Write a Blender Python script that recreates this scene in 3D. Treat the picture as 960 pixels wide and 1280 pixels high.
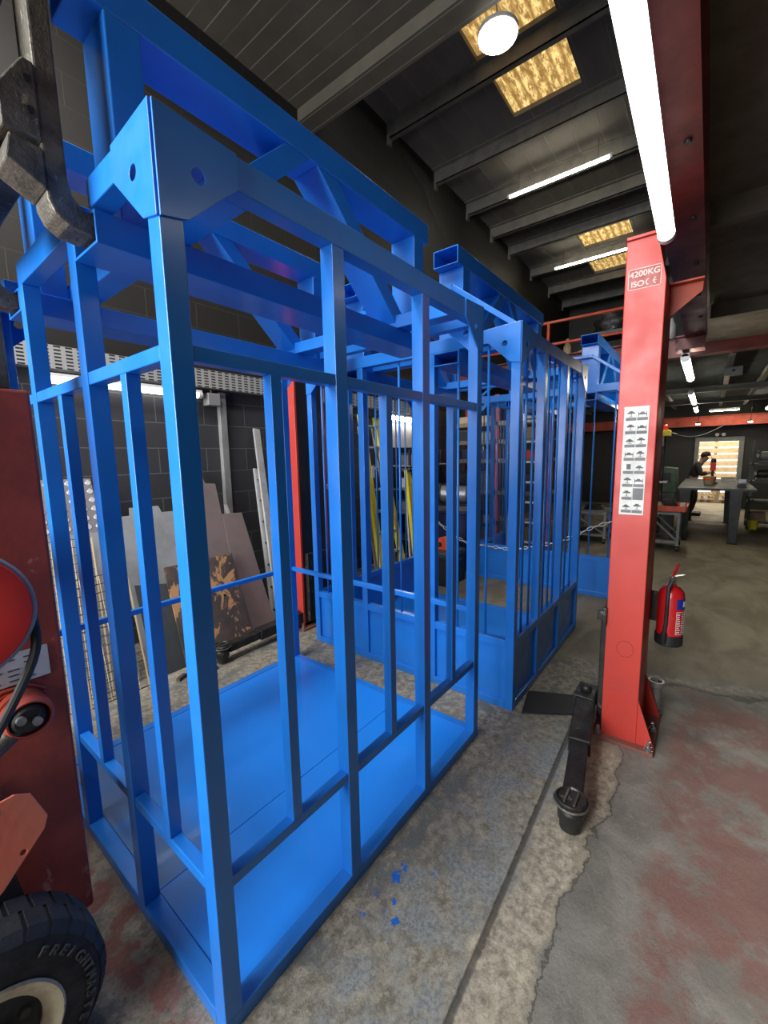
import bpy, bmesh, math, random
from mathutils import Vector, Matrix
from mathutils.geometry import tessellate_polygon
random.seed(7)
for o in list(bpy.data.objects): bpy.data.objects.remove(o)
S = bpy.context.scene
COL = S.collection

# ------------------------------------------------------------------ camera
cam_d = bpy.data.cameras.new('camera'); cam = bpy.data.objects.new('camera', cam_d); COL.objects.link(cam)
RW = [[0.61347374, -0.11503595, 0.78129168], [-0.7895069, -0.06662272, 0.61011496], [-0.01813337, -0.99112469, -0.13169297]]
cx = Vector([r[0] for r in RW]); cy = -Vector([r[1] for r in RW]); cz = -Vector([r[2] for r in RW])
m = Matrix((cx, cy, cz)).transposed().to_4x4(); m.translation = Vector((0, 0, 1.6))
cam.matrix_world = m
cam_d.sensor_fit = 'HORIZONTAL'; cam_d.sensor_width = 36; cam_d.lens = 518.85/960*36
cam_d.clip_start = 0.02; cam_d.clip_end = 200
S.camera = cam

# ------------------------------------------------------------------ world, light, exposure
S.view_settings.view_transform = 'Standard'; S.view_settings.look = 'None'
S.view_settings.gamma = 1; S.view_settings.use_curve_mapping = False
S.view_settings.exposure = 0.5
S.cycles.use_denoising = True
S.cycles.max_bounces = 8; S.cycles.diffuse_bounces = 4; S.cycles.glossy_bounces = 4
S.cycles.sample_clamp_indirect = 6
w = bpy.data.worlds.new('overcast_sky'); S.world = w; w.use_nodes = True
bg = w.node_tree.nodes['Background']; bg.inputs[0].default_value = (0.80, 0.90, 1.0, 1); bg.inputs[1].default_value = 2.2
def area(name, loc, target, sx, sy, power, col=(1, 1, 1)):
    d = bpy.data.lights.new(name, 'AREA'); d.shape = 'RECTANGLE'; d.size = sx; d.size_y = sy; d.energy = power; d.color = col
    o = bpy.data.objects.new(name, d); COL.objects.link(o); o.location = loc
    o.rotation_euler = (Vector(target)-Vector(loc)).to_track_quat('-Z', 'Y').to_euler()
    return o
area('doorway_daylight', (-4.4, 2.0, 3.0), (1.5, 1.3, 1.0), 3.4, 4.6, 500, (0.95, 0.97, 1.0))
area('added_overhead_fill', (0.3, 2.1, 5.255), (0.3, 2.1001, 0.0), 1.6, .5, 120, (1.0, 0.97, 0.92))  # assumed lamp, added out of view to light the cage floor from above
area('yard_daylight', (17.2, -0.2, 3.2), (16.1, -0.2, 0.9), 2.5, 1.5, 160, (1.0, 0.86, 0.62))

# ------------------------------------------------------------------ material helpers
def lin(c):
    c = c.lstrip('#'); v = [int(c[i:i+2], 16)/255 for i in (0, 2, 4)]
    return tuple((x/12.92 if x <= .04045 else ((x+.055)/1.055)**2.4) for x in v)+(1,)
class N:
    """small node graph writer"""
    def __init__(s, name):
        s.m = bpy.data.materials.new(name); s.m.use_nodes = True; s.t = s.m.node_tree; s.n = s.t.nodes; s.b = s.n['Principled BSDF']
    def new(s, typ, **k):
        x = s.n.new(typ)
        for a, v in k.items(): setattr(x, a, v)
        return x
    def put(s, inp, v):
        if hasattr(v, 'is_output') or isinstance(v, bpy.types.NodeSocket): s.t.links.new(v, inp)
        else:
            if isinstance(v, (tuple, list)) and len(v) == 4 and inp.type == 'VECTOR': v = v[:3]
            inp.default_value = v
    def coord(s): return s.new('ShaderNodeTexCoord').outputs['Object']
    def mp(s, vec, scale=(1, 1, 1), loc=(0, 0, 0), rot=(0, 0, 0)):
        x = s.new('ShaderNodeMapping'); s.put(x.inputs[0], vec); x.inputs[1].default_value = loc; x.inputs[2].default_value = rot; x.inputs[3].default_value = scale
        return x.outputs[0]
    def noise(s, vec, scale, detail=4, rough=.55, dist=0, col=False):
        x = s.new('ShaderNodeTexNoise'); s.put(x.inputs['Vector'], vec); x.inputs['Scale'].default_value = scale
        x.inputs['Detail'].default_value = detail; x.inputs['Roughness'].default_value = rough; x.inputs['Distortion'].default_value = dist
        return x.outputs['Color' if col else 'Fac']
    def voro(s, vec, scale, feat='F1', out='Distance'):
        x = s.new('ShaderNodeTexVoronoi'); x.feature = feat; s.put(x.inputs['Vector'], vec); x.inputs['Scale'].default_value = scale
        return x.outputs[out]
    def math(s, op, a, b=0.0, c=0.0, clamp=False):
        x = s.new('ShaderNodeMath'); x.operation = op; x.use_clamp = clamp
        s.put(x.inputs[0], a); s.put(x.inputs[1], b); s.put(x.inputs[2], c); return x.outputs[0]
    def sep(s, v):
        x = s.new('ShaderNodeSeparateXYZ'); s.put(x.inputs[0], v); return x.outputs
    def ramp(s, f, lo, hi, a=0.0, b=1.0):
        x = s.new('ShaderNodeMapRange'); x.interpolation_type = 'SMOOTHSTEP'; s.put(x.inputs[0], f)
        for i, v in enumerate((lo, hi, a, b)): s.put(x.inputs[i+1], v)
        return x.outputs[0]
    def mix(s, f, a, b, typ='MIX'):
        x = s.new('ShaderNodeMix'); x.data_type = 'RGBA'; x.blend_type = typ
        s.put(x.inputs[0], f); s.put(x.inputs[6], a); s.put(x.inputs[7], b); return x.outputs[2]
    def bump(s, h, strength=.3, dist=.01):
        x = s.new('ShaderNodeBump'); x.inputs['Strength'].default_value = strength; x.inputs['Distance'].default_value = dist
        s.put(x.inputs['Height'], h); s.put(s.b.inputs['Normal'], x.outputs[0])
    def out(s, **k):
        mp_ = {'col': 'Base Color', 'rough': 'Roughness', 'metal': 'Metallic', 'coat': 'Coat Weight', 'spec': 'Specular IOR Level', 'emit': 'Emission Color', 'es': 'Emission Strength', 'cr': 'Coat Roughness'}
        for a, v in k.items(): s.put(s.b.inputs[mp_[a]], v)
        return s.m
def painted(name, a, b=None, rough=.45, metal=0., scale=6, wear=None, wear_amt=.62, coat=0., bump=.1):
    g = N(name); c = g.coord(); n = g.noise(c, scale, 5, .6)
    col = g.mix(g.ramp(n, .35, .7), a, b or tuple(x*.75 for x in a[:3])+(1,))
    if wear:
        n2 = g.noise(g.mp(c, (1, 1, .5)), scale*2.3, 8, .7, .6)
        col = g.mix(g.ramp(n2, wear_amt, wear_amt+.04), col, wear)
    g.bump(g.noise(c, scale*6, 3), bump, .004)
    return g.out(col=col, rough=g.ramp(n, .3, .7, max(rough-.08, .05), min(rough+.1, 1)), metal=metal, coat=coat)
def emis(name, col, st):
    g = N(name); return g.out(col=col, emit=col, es=st)

M = {}
g = N('blue_gloss_paint'); c = g.coord()
n = g.noise(c, 3.5, 4); n2 = g.noise(c, 55, 3)
bc = g.mix(g.ramp(n, .35, .7), (0.013, 0.205, 0.72, 1), (0.013, 0.18, 0.64, 1))
g.bump(n2, .08, .002)
M['blue'] = g.out(col=bc, rough=g.ramp(g.noise(c, 9, 4), .35, .7, .30, .44), coat=.25, cr=.15)
g = N('blue_floor_paint'); c = g.coord()
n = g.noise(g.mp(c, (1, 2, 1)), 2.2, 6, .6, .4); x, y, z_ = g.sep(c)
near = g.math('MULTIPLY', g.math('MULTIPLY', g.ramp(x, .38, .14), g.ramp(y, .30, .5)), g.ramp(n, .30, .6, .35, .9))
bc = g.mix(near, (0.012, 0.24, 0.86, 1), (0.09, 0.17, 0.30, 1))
g.bump(g.noise(c, 40, 3), .06, .002)
M['bluefloor'] = g.out(col=bc, rough=g.ramp(near, 0, 1, .38, .3), coat=.1)
M['red'] = painted('lift_red_paint', (0.52, 0.045, 0.030, 1), (0.45, 0.038, 0.026, 1), .42, wear=(0.64, 0.10, 0.08, 1), wear_amt=.66, scale=4)
M['redbeam'] = painted('red_oxide_beam_paint', (0.15, 0.012, 0.009, 1), (0.085, 0.012, 0.009, 1), .5)
M['dusty'] = painted('dusty_red_plate', (0.24, 0.075, 0.055, 1), (0.16, 0.085, 0.06, 1), .7, scale=12)
M['redpanel'] = painted('grey_red_print_ground', (0.36, 0.075, 0.06, 1), (0.30, .06, .05, 1), .5, scale=30)
M['wire'] = painted('brassy_wire', (0.50, 0.37, 0.20, 1), (0.38, 0.27, 0.15, 1), .5)
M['orange'] = painted('orange_rail_paint', (0.50, 0.07, 0.03, 1), (0.36, 0.05, 0.02, 1), .5)
M['forkred'] = painted('worn_forklift_red', (0.48, 0.075, 0.040, 1), (0.27, 0.045, 0.026, 1), .5, wear=(0.55, 0.20, 0.14, 1), wear_amt=.63, scale=5, bump=.3)
M['drumred'] = painted('bright_red_cover_paint', (0.60, 0.022, 0.018, 1), (0.5, 0.018, 0.015, 1), .5)
M['salmon'] = painted('faded_salmon_paint', (0.62, 0.15, 0.09, 1), (0.55, 0.19, 0.13, 1), .5, wear=(0.35, .14, .10, 1), wear_amt=.66, bump=.3)
M['darksteel'] = painted('greasy_dark_steel', (0.045, 0.042, 0.038, 1), (0.022, 0.021, 0.02, 1), .45, .5, wear=(0.16, .15, .13, 1), wear_amt=.6, scale=9, bump=.4)
M['forksteel'] = painted('dirty_bare_steel', (0.17, 0.15, 0.115, 1), (0.07, 0.062, 0.05, 1), .5, .4, wear=(0.33, .29, .22, 1), wear_amt=.6, scale=16, bump=.8)
M['black'] = painted('black_plastic', (0.012, 0.012, 0.013, 1), (0.02, 0.02, 0.02, 1), .5)
M['rubber'] = painted('tyre_rubber', (0.032, 0.034, 0.036, 1), (0.018, 0.019, 0.02, 1), .75, scale=14, bump=.4)
M['rubtext'] = painted('embossed_rubber', (0.085, 0.085, 0.08, 1), None, .75)
M['cream'] = painted('cream_rim_paint', (0.62, 0.56, 0.40, 1), (0.45, 0.38, 0.25, 1), .5, wear=(0.12, .09, .06, 1), wear_amt=.62, scale=18)
M['steel'] = painted('bare_steel', (0.36, 0.36, 0.36, 1), (0.25, 0.25, 0.25, 1), .4, .7)
M['chrome'] = painted('zinc_plated', (0.6, 0.6, 0.58, 1), (0.4, 0.4, 0.4, 1), .25, .9)
M['galv'] = painted('galvanised_grey_sheet', (0.30, 0.31, 0.31, 1), (0.20, 0.205, 0.20, 1), .5, .25, scale=3)
M['pinksheet'] = painted('mill_scale_steel_sheet', (0.185, 0.145, 0.135, 1), (0.135, 0.112, 0.105, 1), .55, .15, scale=2.5)
M['alu'] = painted('aluminium', (0.58, 0.58, 0.56, 1), (0.42, 0.42, 0.41, 1), .4, .5)
M['rust'] = painted('rusty_scorched_plate', (0.035, 0.03, 0.028, 1), (0.09, 0.06, 0.045, 1), .75, scale=3.5, wear=(0.40, 0.21, 0.09, 1), wear_amt=.53, bump=.4)
M['grey'] = painted('grey_enamel', (0.22, 0.22, 0.21, 1), None, .5)
M['darkgrey'] = painted('dark_grey_bench_paint', (0.05, 0.055, 0.055, 1), None, .5)
M['green'] = painted('green_machine_paint', (0.055, 0.10, 0.055, 1), None, .5)
M['yellow'] = painted('yellow_fibreglass', (0.72, 0.58, 0.02, 1), (0.6, 0.46, 0.02, 1), .45)
M['tan'] = painted('tan_board', (0.36, 0.26, 0.15, 1), (0.24, 0.17, 0.10, 1), .7)
M['card'] = painted('brown_cardboard', (0.30, 0.20, 0.11, 1), None, .8)
M['crate'] = painted('orange_plastic', (0.75, 0.09, 0.02, 1), None, .4)
M['navy'] = painted('dark_navy_plastic', (0.008, 0.012, 0.06, 1), None, .4)
M['white'] = painted('white_plastic', (0.72, 0.72, 0.70, 1), (0.6, 0.6, 0.58, 1), .45)
M['label'] = painted('printed_white_label', (0.66, 0.65, 0.62, 1), (0.55, 0.54, 0.5, 1), .5, scale=12)
M['ink'] = painted('dark_print', (0.10, 0.10, 0.10, 1), None, .6)
M['ink2'] = painted('grey_print', (0.17, 0.17, 0.17, 1), None, .6)
M['pinkline'] = painted('pale_pink_print', (0.85, 0.50, 0.44, 1), None, .5)
M['labelblue'] = painted('blue_print', (0.01, 0.03, 0.28, 1), None, .4)
M['extred'] = painted('extinguisher_red', (0.50, 0.010, 0.014, 1), (0.45, 0.01, 0.012, 1), .25, coat=.5)
M['skin'] = painted('skin', (0.45, 0.24, 0.17, 1), None, .5)
M['hair'] = painted('dark_hair', (0.02, 0.015, 0.012, 1), None, .7)
M['cloth'] = painted('dark_work_clothes', (0.025, 0.022, 0.024, 1), (0.04, .035, .035, 1), .85)
M['wood'] = painted('pale_timber', (0.62, 0.47, 0.27, 1), (0.5, 0.36, 0.2, 1), .7)
M['purlin'] = painted('painted_purlin', (0.15, 0.138, 0.115, 1), (0.11, 0.10, 0.088, 1), .6)
M['teal'] = painted('dark_teal_deck', (0.010, 0.022, 0.026, 1), (0.014, .02, .022, 1), .8)
M['brownceil'] = painted('dark_deck_underside', (0.12, 0.095, 0.07, 1), (0.09, .07, .052, 1), .8)
M['joist'] = painted('pale_joist', (0.16, 0.15, 0.13, 1), None, .6)
M['led'] = emis('led_tube_glow', (1.0, 0.98, 0.93, 1), 4)
M['led2'] = emis('warm_tube_glow', (1.0, 0.92, 0.72, 1), 30)
M['round'] = emis('round_lamp_glow', (1.0, 0.96, 0.86, 1), 26)

# chequer plate
g = N('chequer_plate'); c = g.coord(); x, y, z_ = g.sep(c)
u = g.math('ADD', x, z_); v = g.math('SUBTRACT', x, z_)
su = g.math('SINE', g.math('MULTIPLY', u, 48)); sv = g.math('SINE', g.math('MULTIPLY', v, 48))
ch = g.math('MULTIPLY', su, sv); k1 = g.ramp(ch, .15, .5)
g.bump(k1, .9, .006)
M['chequer'] = g.out(col=g.mix(k1, (0.26, 0.24, 0.24, 1), (0.62, 0.60, 0.58, 1)), rough=.4, metal=.4)
# perforated cable tray
g = N('perforated_tray'); c = g.coord(); x, y, z_ = g.sep(c)
fx = g.math('FRACT', g.math('MULTIPLY', x, 14)); fz = g.math('FRACT', g.math('MULTIPLY', z_, 40))
slot = g.math('MULTIPLY', g.math('LESS_THAN', g.math('ABSOLUTE', g.math('SUBTRACT', fx, .5)), .30), g.math('LESS_THAN', g.math('ABSOLUTE', g.math('SUBTRACT', fz, .5)), .24))
M['tray'] = g.out(col=g.mix(slot, (0.38, 0.38, 0.36, 1), (0.02, 0.02, 0.02, 1)), rough=.5, metal=.2)
# painted blockwork (x-z and y-z walls)
def blockwork(name, swap, a, b, mort):
    g = N(name); c = g.coord(); x, y, z_ = g.sep(c)
    cb = g.new('ShaderNodeCombineXYZ'); g.put(cb.inputs[0], y if swap else x); g.put(cb.inputs[1], z_)
    nz = g.noise(cb.outputs[0], 30, 4)
    br = g.new('ShaderNodeTexBrick'); g.put(br.inputs['Vector'], g.mp(cb.outputs[0], (1, 1, 1), (.07, .085, 0))); br.inputs['Scale'].default_value = 1
    br.inputs['Brick Width'].default_value = .45; br.inputs['Row Height'].default_value = .225; br.inputs['Mortar Size'].default_value = .0045
    br.inputs['Mortar Smooth'].default_value = .2; br.inputs['Bias'].default_value = 0
    br.inputs['Color1'].default_value = a; br.inputs['Color2'].default_value = b; br.inputs['Mortar'].default_value = mort
    spk = g.math('MULTIPLY', g.ramp(g.noise(cb.outputs[0], 22, 6, .7), .68, .72), g.ramp(g.noise(cb.outputs[0], 2.3, 2), .5, .6))
    col = g.mix(spk, br.outputs['Color'], (0.12, 0.12, 0.12, 1))
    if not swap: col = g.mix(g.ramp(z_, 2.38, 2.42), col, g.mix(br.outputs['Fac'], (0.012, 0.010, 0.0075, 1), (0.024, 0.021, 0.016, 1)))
    g.bump(g.math('ADD', g.math('MULTIPLY', br.outputs['Fac'], -1), g.math('MULTIPLY', nz, .15)), .5, .008)
    return g.out(col=col, rough=.6)
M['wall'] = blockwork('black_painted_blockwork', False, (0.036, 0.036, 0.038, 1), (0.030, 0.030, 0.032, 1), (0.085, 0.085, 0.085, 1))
M['wallx'] = blockwork('dark_end_blockwork', True, (0.024, 0.022, 0.018, 1), (0.02, 0.018, 0.015, 1), (0.03, 0.028, 0.025, 1))
# roof sheeting, seams along x
g = N('roof_sheeting'); c = g.coord(); x, y, z_ = g.sep(c)
fy = g.math('ABSOLUTE', g.math('SUBTRACT', g.math('FRACT', g.math('MULTIPLY', y, 2.9)), .5)); ln = g.ramp(fy, .03, .0)
nn = g.noise(g.mp(c, (.3, 1, 1)), 3, 5, .6)
col = g.mix(g.ramp(nn, .3, .7), (0.17, 0.155, 0.135, 1), (0.125, 0.113, 0.10, 1)); col = g.mix(ln, col, (0.27, 0.25, 0.215, 1))
g.bump(ln, .6, .02); M['roof'] = g.out(col=col, rough=.65)
# soffit boards, seams along y
g = N('soffit_boards'); c = g.coord(); x, y, z_ = g.sep(c)
nn = g.noise(c, 2.5, 5, .6)
fx = g.math('ABSOLUTE', g.math('SUBTRACT', g.math('FRACT', g.math('MULTIPLY', g.math('ADD', x, .05), 6.2)), .5)); ln = g.ramp(fx, .05, .0)
brk = g.math('GREATER_THAN', g.noise(g.mp(c, (6, .8, 1)), 1.5, 2), .42)
col = g.mix(g.ramp(nn, .3, .7), (0.085, 0.072, 0.052, 1), (0.062, 0.053, 0.038, 1)); col = g.mix(g.math('MULTIPLY', ln, g.math('MAXIMUM', brk, .35)), col, (0.24, 0.215, 0.165, 1))
g.bump(ln, -.6, .02); M['soffit'] = g.out(col=col, rough=.6)
# translucent rooflights (glow with daylight)
g = N('rooflight_grp'); c = g.coord(); x, y, z_ = g.sep(c)
wv = g.math('ABSOLUTE', g.math('SINE', g.math('MULTIPLY', y, 24)))
nn = g.noise(g.mp(c, (1, 3, 1)), 6, 7, .75)
base = g.mix(g.ramp(wv, .1, .9), (0.30, 0.18, 0.055, 1), (0.72, 0.52, 0.20, 1))
dirt = g.ramp(nn, .42, .6)
col = g.mix(dirt, (0.20, 0.11, 0.03, 1), base)
M['skyl'] = g.out(col=col, emit=col, es=1.15, rough=.6)

# ---- shop floor
g = N('worn_concrete_floor'); c = g.coord()
wob = g.noise(c, 3.2, 6, .62, 0, True); s_ = g.new('ShaderNodeVectorMath'); s_.operation = 'SUBTRACT'; g.put(s_.inputs[0], wob); s_.inputs[1].default_value = (.5, .5, .5)
s2_ = g.new('ShaderNodeVectorMath'); s2_.operation = 'SCALE'; g.put(s2_.inputs[0], s_.outputs[0]); s2_.inputs[3].default_value = .34
s3_ = g.new('ShaderNodeVectorMath'); s3_.operation = 'ADD'; g.put(s3_.inputs[0], c); g.put(s3_.inputs[1], s2_.outputs[0])
x, y, z_ = g.sep(s3_.outputs[0]); X, Y, Z = g.sep(c)
n1 = g.noise(c, 2.0, 8, .65); n2 = g.noise(c, 24, 9, .78); n3 = g.noise(c, 70, 5, .7); n4 = g.noise(g.mp(c, (1, 1, 1), (7, 3, 0)), 5, 7, .68, .5)
con = g.mix(g.ramp(n2, .36, .64), (0.15, 0.13, 0.093, 1), (0.40, 0.36, 0.28, 1))
con = g.mix(g.ramp(n4, .50, .62), con, (0.155, 0.160, 0.150, 1))
con = g.mix(g.math('MULTIPLY', g.ramp(n3, .54, .68), .5), con, (0.05, 0.045, 0.035, 1))
con = g.mix(g.math('MULTIPLY', g.ramp(g.noise(c, 120, 3, .7), .60, .70), .6), con, (0.5, 0.47, 0.40, 1))
def band(v, a, b, s=.03):   # 1 where a < v < b
    return g.math('MULTIPLY', g.ramp(v, a-s, a+s), g.ramp(v, b+s, b-s))
blu = g.math('MULTIPLY', band(y, .42, .80, .06), band(x, .3, 2.4, .2)); blu = g.math('MULTIPLY', blu, g.ramp(n4, .40, .58))
con = g.mix(g.math('MULTIPLY', blu, .75), con, g.mix(g.ramp(n3, .4, .6), (0.18, 0.195, 0.195, 1), (0.35, 0.36, 0.345, 1)))
pale = g.math('MULTIPLY', band(y, .30, .49, .022), band(x, .75, 2.35, .08))
palec = g.mix(g.ramp(n2, .35, .65), (0.56, 0.49, 0.37, 1), (0.22, 0.185, 0.135, 1))
con = g.mix(g.math('MULTIPLY', pale, g.ramp(n1, .25, .45)), con, palec)
# smoother darker slab beyond the strip
slab = g.ramp(y, .30, .27)
sc = g.mix(g.ramp(n4, .35, .65), (0.175, 0.16, 0.135, 1), (0.26, 0.24, 0.205, 1))
sc = g.mix(g.math('MULTIPLY', g.ramp(g.math('ABSOLUTE', g.math('SUBTRACT', g.noise(g.mp(c, (1, 1, 1), (3, 9, 0)), 2.6, 4, .5, .3), .5)), .006, 0), .4), sc, (0.30, 0.27, 0.23, 1))
redp = g.math('MULTIPLY', g.ramp(y, .12, .02), band(x, 1.05, 3.25, .15)); redp = g.math('MULTIPLY', redp, g.ramp(g.noise(c, 3.4, 8, .7), .40, .54))
sc = g.mix(g.math('MULTIPLY', redp, .72), sc, g.mix(n2, (0.17, 0.065, 0.055, 1), (0.25, 0.11, 0.085, 1)))
con = g.mix(slab, con, sc)
# back shop concrete
far = g.ramp(g.math('SUBTRACT', x, g.math('MULTIPLY', y, -.3)), 3.45, 3.62)
fc = g.mix(g.ramp(g.noise(g.mp(c, (1, 2.2, 1)), 1.4, 7, .6, .6), .35, .65), (0.175, 0.145, 0.095, 1), (0.27, 0.235, 0.165, 1))
fc = g.mix(g.ramp(x, 7, 13), fc, (0.15, 0.118, 0.07, 1))
con = g.mix(far, con, fc)
# worn red paint at the truck side
rl = g.math('MULTIPLY', band(y, .95, 3.0, .05), g.ramp(x, .52, .40)); rl = g.math('MULTIPLY', rl, g.ramp(g.noise(c, 6, 8, .7), .47, .54))
con = g.mix(g.math('MULTIPLY', rl, .8), con, (0.17, 0.042, 0.035, 1))
# saw-cut groove and repair edges
gr = g.math('MULTIPLY', g.ramp(g.math('ABSOLUTE', g.math('SUBTRACT', g.math('ADD', Y, g.math('MULTIPLY', n2, .015)), g.math('ADD', .457, g.math('MULTIPLY', X, .035)))), .014, .004), band(X, .2, 3.0, .05))
con = g.mix(g.math('MULTIPLY', gr, .75), con, (0.05, 0.043, 0.035, 1))
ed = g.math('MULTIPLY', g.ramp(g.math('ABSOLUTE', g.math('SUBTRACT', y, .285)), .008, .002), band(x, .5, 2.4, .1))
con = g.mix(g.math('MULTIPLY', ed, .7), con, (0.06, 0.055, 0.045, 1))
jt = g.math('MULTIPLY', g.ramp(g.math('ABSOLUTE', g.math('SUBTRACT', g.math('SUBTRACT', x, g.math('MULTIPLY', y, -.3)), 3.42)), .05, .02), g.ramp(Y, .6, .4))
con = g.mix(g.math('MULTIPLY', jt, g.ramp(n2, .42, .6)), con, (0.38, 0.33, 0.24, 1))
jd = g.math('MULTIPLY', g.ramp(g.math('ABSOLUTE', g.math('SUBTRACT', g.math('SUBTRACT', x, g.math('MULTIPLY', y, -.3)), 3.33)), .03, .008), g.ramp(Y, .6, .4))
con = g.mix(g.math('MULTIPLY', jd, .6), con, (0.05, 0.045, 0.035, 1))
# blue paint drips
sp = g.math('MULTIPLY', band(X, .90, 1.22, .05), band(Y, .72, .87, .02)); sp = g.math('MULTIPLY', sp, g.ramp(g.noise(c, 22, 3, .5), .62, .64))
con = g.mix(sp, con, (0.01, 0.14, 0.60, 1))
dk = g.math('MULTIPLY', g.ramp(g.noise(g.mp(c, (1, 1, 1), (1, 5, 0)), 1.1, 5, .6), .56, .72), .45)
con = g.mix(dk, con, (0.07, 0.062, 0.048, 1))
hgt = g.math('ADD', g.math('MULTIPLY', n2, .5), g.math('MULTIPLY', gr, -1.5)); hgt = g.math('ADD', hgt, g.math('MULTIPLY', n3, .3))
g.bump(hgt, .8, .010)
M['floor'] = g.out(col=con, rough=g.ramp(n1, .3, .7, .55, .8), spec=.35)

# ------------------------------------------------------------------ mesh helpers
class MB:
    def __init__(s): s.v = []; s.f = []; s.sm = []
    def add(s, vs, fs, smooth=False):
        o = len(s.v); s.v += [tuple(p) for p in vs]; s.f += [tuple(i+o for i in f) for f in fs]; s.sm += [smooth]*len(fs); return s
    def box(s, a, b):
        x0, y0, z0 = [min(a[i], b[i]) for i in range(3)]; x1, y1, z1 = [max(a[i], b[i]) for i in range(3)]
        return s.add([(x0, y0, z0), (x1, y0, z0), (x1, y1, z0), (x0, y1, z0), (x0, y0, z1), (x1, y0, z1), (x1, y1, z1), (x0, y1, z1)],
                     [(0, 3, 2, 1), (4, 5, 6, 7), (0, 1, 5, 4), (1, 2, 6, 5), (2, 3, 7, 6), (3, 0, 4, 7)])
    def bar(s, p, q, wd, h, up=(0, 0, 1), wq=None, hq=None):
        p = Vector(p); q = Vector(q); d = (q-p).normalized(); sd = d.cross(Vector(up)).normalized(); u = sd.cross(d)
        wq = wd if wq is None else wq; hq = h if hq is None else hq
        vs = [p-sd*wd/2-u*h/2, p+sd*wd/2-u*h/2, p+sd*wd/2+u*h/2, p-sd*wd/2+u*h/2, q-sd*wq/2-u*hq/2, q+sd*wq/2-u*hq/2, q+sd*wq/2+u*hq/2, q-sd*wq/2+u*hq/2]
        return s.add(vs, [(0, 3, 2, 1), (4, 5, 6, 7), (0, 1, 5, 4), (1, 2, 6, 5), (2, 3, 7, 6), (3, 0, 4, 7)])
    def tube(s, pts, r, n=10, closed=False):
        pts = [Vector(p) for p in pts]; m_ = len(pts); vs = []; prev = None
        for i, p in enumerate(pts):
            a = pts[i-1] if (i > 0 or closed) else p; b = pts[(i+1) % m_] if (i < m_-1 or closed) else p
            d = (b-a).normalized()
            if prev is None: u = d.orthogonal().normalized()
            else:
                u = prev-d*prev.dot(d)
                u = u.normalized() if u.length > 1e-6 else d.orthogonal().normalized()
            prev = u; w_ = d.cross(u); rr = r[i] if isinstance(r, (list, tuple)) else r
            vs += [p+(u*math.cos(2*math.pi*k/n)+w_*math.sin(2*math.pi*k/n))*rr for k in range(n)]
        fs = []
        for i in range(m_ if closed else m_-1):
            j = (i+1) % m_
            for k in range(n): fs.append((i*n+k, i*n+(k+1) % n, j*n+(k+1) % n, j*n+k))
        if not closed: fs += [tuple(range(n-1, -1, -1)), tuple((m_-1)*n+k for k in range(n))]
        return s.add(vs, fs, True)
    def lathe(s, prof, o, axis, n=32, cap=True):
        o = Vector(o); ax = Vector(axis).normalized(); u = ax.orthogonal().normalized(); w_ = ax.cross(u); vs = []
        for r, h in prof: vs += [o+ax*h+(u*math.cos(2*math.pi*k/n)+w_*math.sin(2*math.pi*k/n))*max(r, 1e-4) for k in range(n)]
        fs = []
        for i in range(len(prof)-1):
            for k in range(n): fs.append((i*n+k, i*n+(k+1) % n, (i+1)*n+(k+1) % n, (i+1)*n+k))
        if cap: fs += [tuple(range(n-1, -1, -1)), tuple((len(prof)-1)*n+k for k in range(n))]
        return s.add(vs, fs, True)
    def prism(s, poly, holes, o, U, V, t):
        """2-D outline (with holes) in the plane o+U*a+V*b, extruded by the vector t"""
        o = Vector(o); U = Vector(U); V = Vector(V); t = Vector(t); loops = [poly]+list(holes); flat = [p for l in loops for p in l]
        tri = tessellate_polygon([[Vector((p[0], p[1], 0)) for p in l] for l in loops]); n = len(flat)
        vs = [o+U*p[0]+V*p[1] for p in flat]; vs += [v+t for v in vs]; fs = [tuple(q) for q in tri]+[tuple(i+n for i in reversed(q)) for q in tri]
        b = 0
        for l in loops:
            k = len(l); fs += [(b+i, b+(i+1) % k, b+(i+1) % k+n, b+i+n) for i in range(k)]; b += k
        return s.add(vs, fs)
    def boxtube(s, a, b, th, axis=0):
        """hollow rectangular tube open at both ends, along axis x, y or z"""
        i, j = [k for k in range(3) if k != axis]
        vs = []
        for e in (a[axis], b[axis]):
            for q in (0, th):
                for (u, v) in ((a[i]+q, a[j]+q), (b[i]-q, a[j]+q), (b[i]-q, b[j]-q), (a[i]+q, b[j]-q)):
                    p = [0, 0, 0]; p[axis] = e; p[i] = u; p[j] = v; vs.append(tuple(p))
        fs = []
        for k in range(4):
            l = (k+1) % 4
            fs += [(k, l, l+8, k+8), (k+4, k+12, l+12, l+4), (k, k+4, l+4, l), (k+8, l+8, l+12, k+12)]
        return s.add(vs, fs)
    def build(s, name, mat, parent=None, bevel=0., loc=(0, 0, 0), rot=(0, 0, 0)):
        me = bpy.data.meshes.new(name); me.from_pydata(s.v, [], s.f); me.materials.append(M[mat] if isinstance(mat, str) else mat)
        bm = bmesh.new(); bm.from_mesh(me); bmesh.ops.recalc_face_normals(bm, faces=bm.faces); bm.to_mesh(me); bm.free()
        for p, q in zip(me.polygons, s.sm): p.use_smooth = q and len(p.vertices) < 6
        if any(s.sm):
            bm = bmesh.new(); bm.from_mesh(me)
            for e in bm.edges:
                if len(e.link_faces) == 2 and e.calc_face_angle(0) > .6: e.smooth = False
            bm.to_mesh(me); bm.free()
        o = bpy.data.objects.new(name, me); COL.objects.link(o); o.parent = parent; o.location = loc; o.rotation_euler = rot
        if bevel:
            b = o.modifiers.new('edge', 'BEVEL'); b.width = bevel; b.segments = 2; b.limit_method = 'ANGLE'; b.harden_normals = False
        return o
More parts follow.
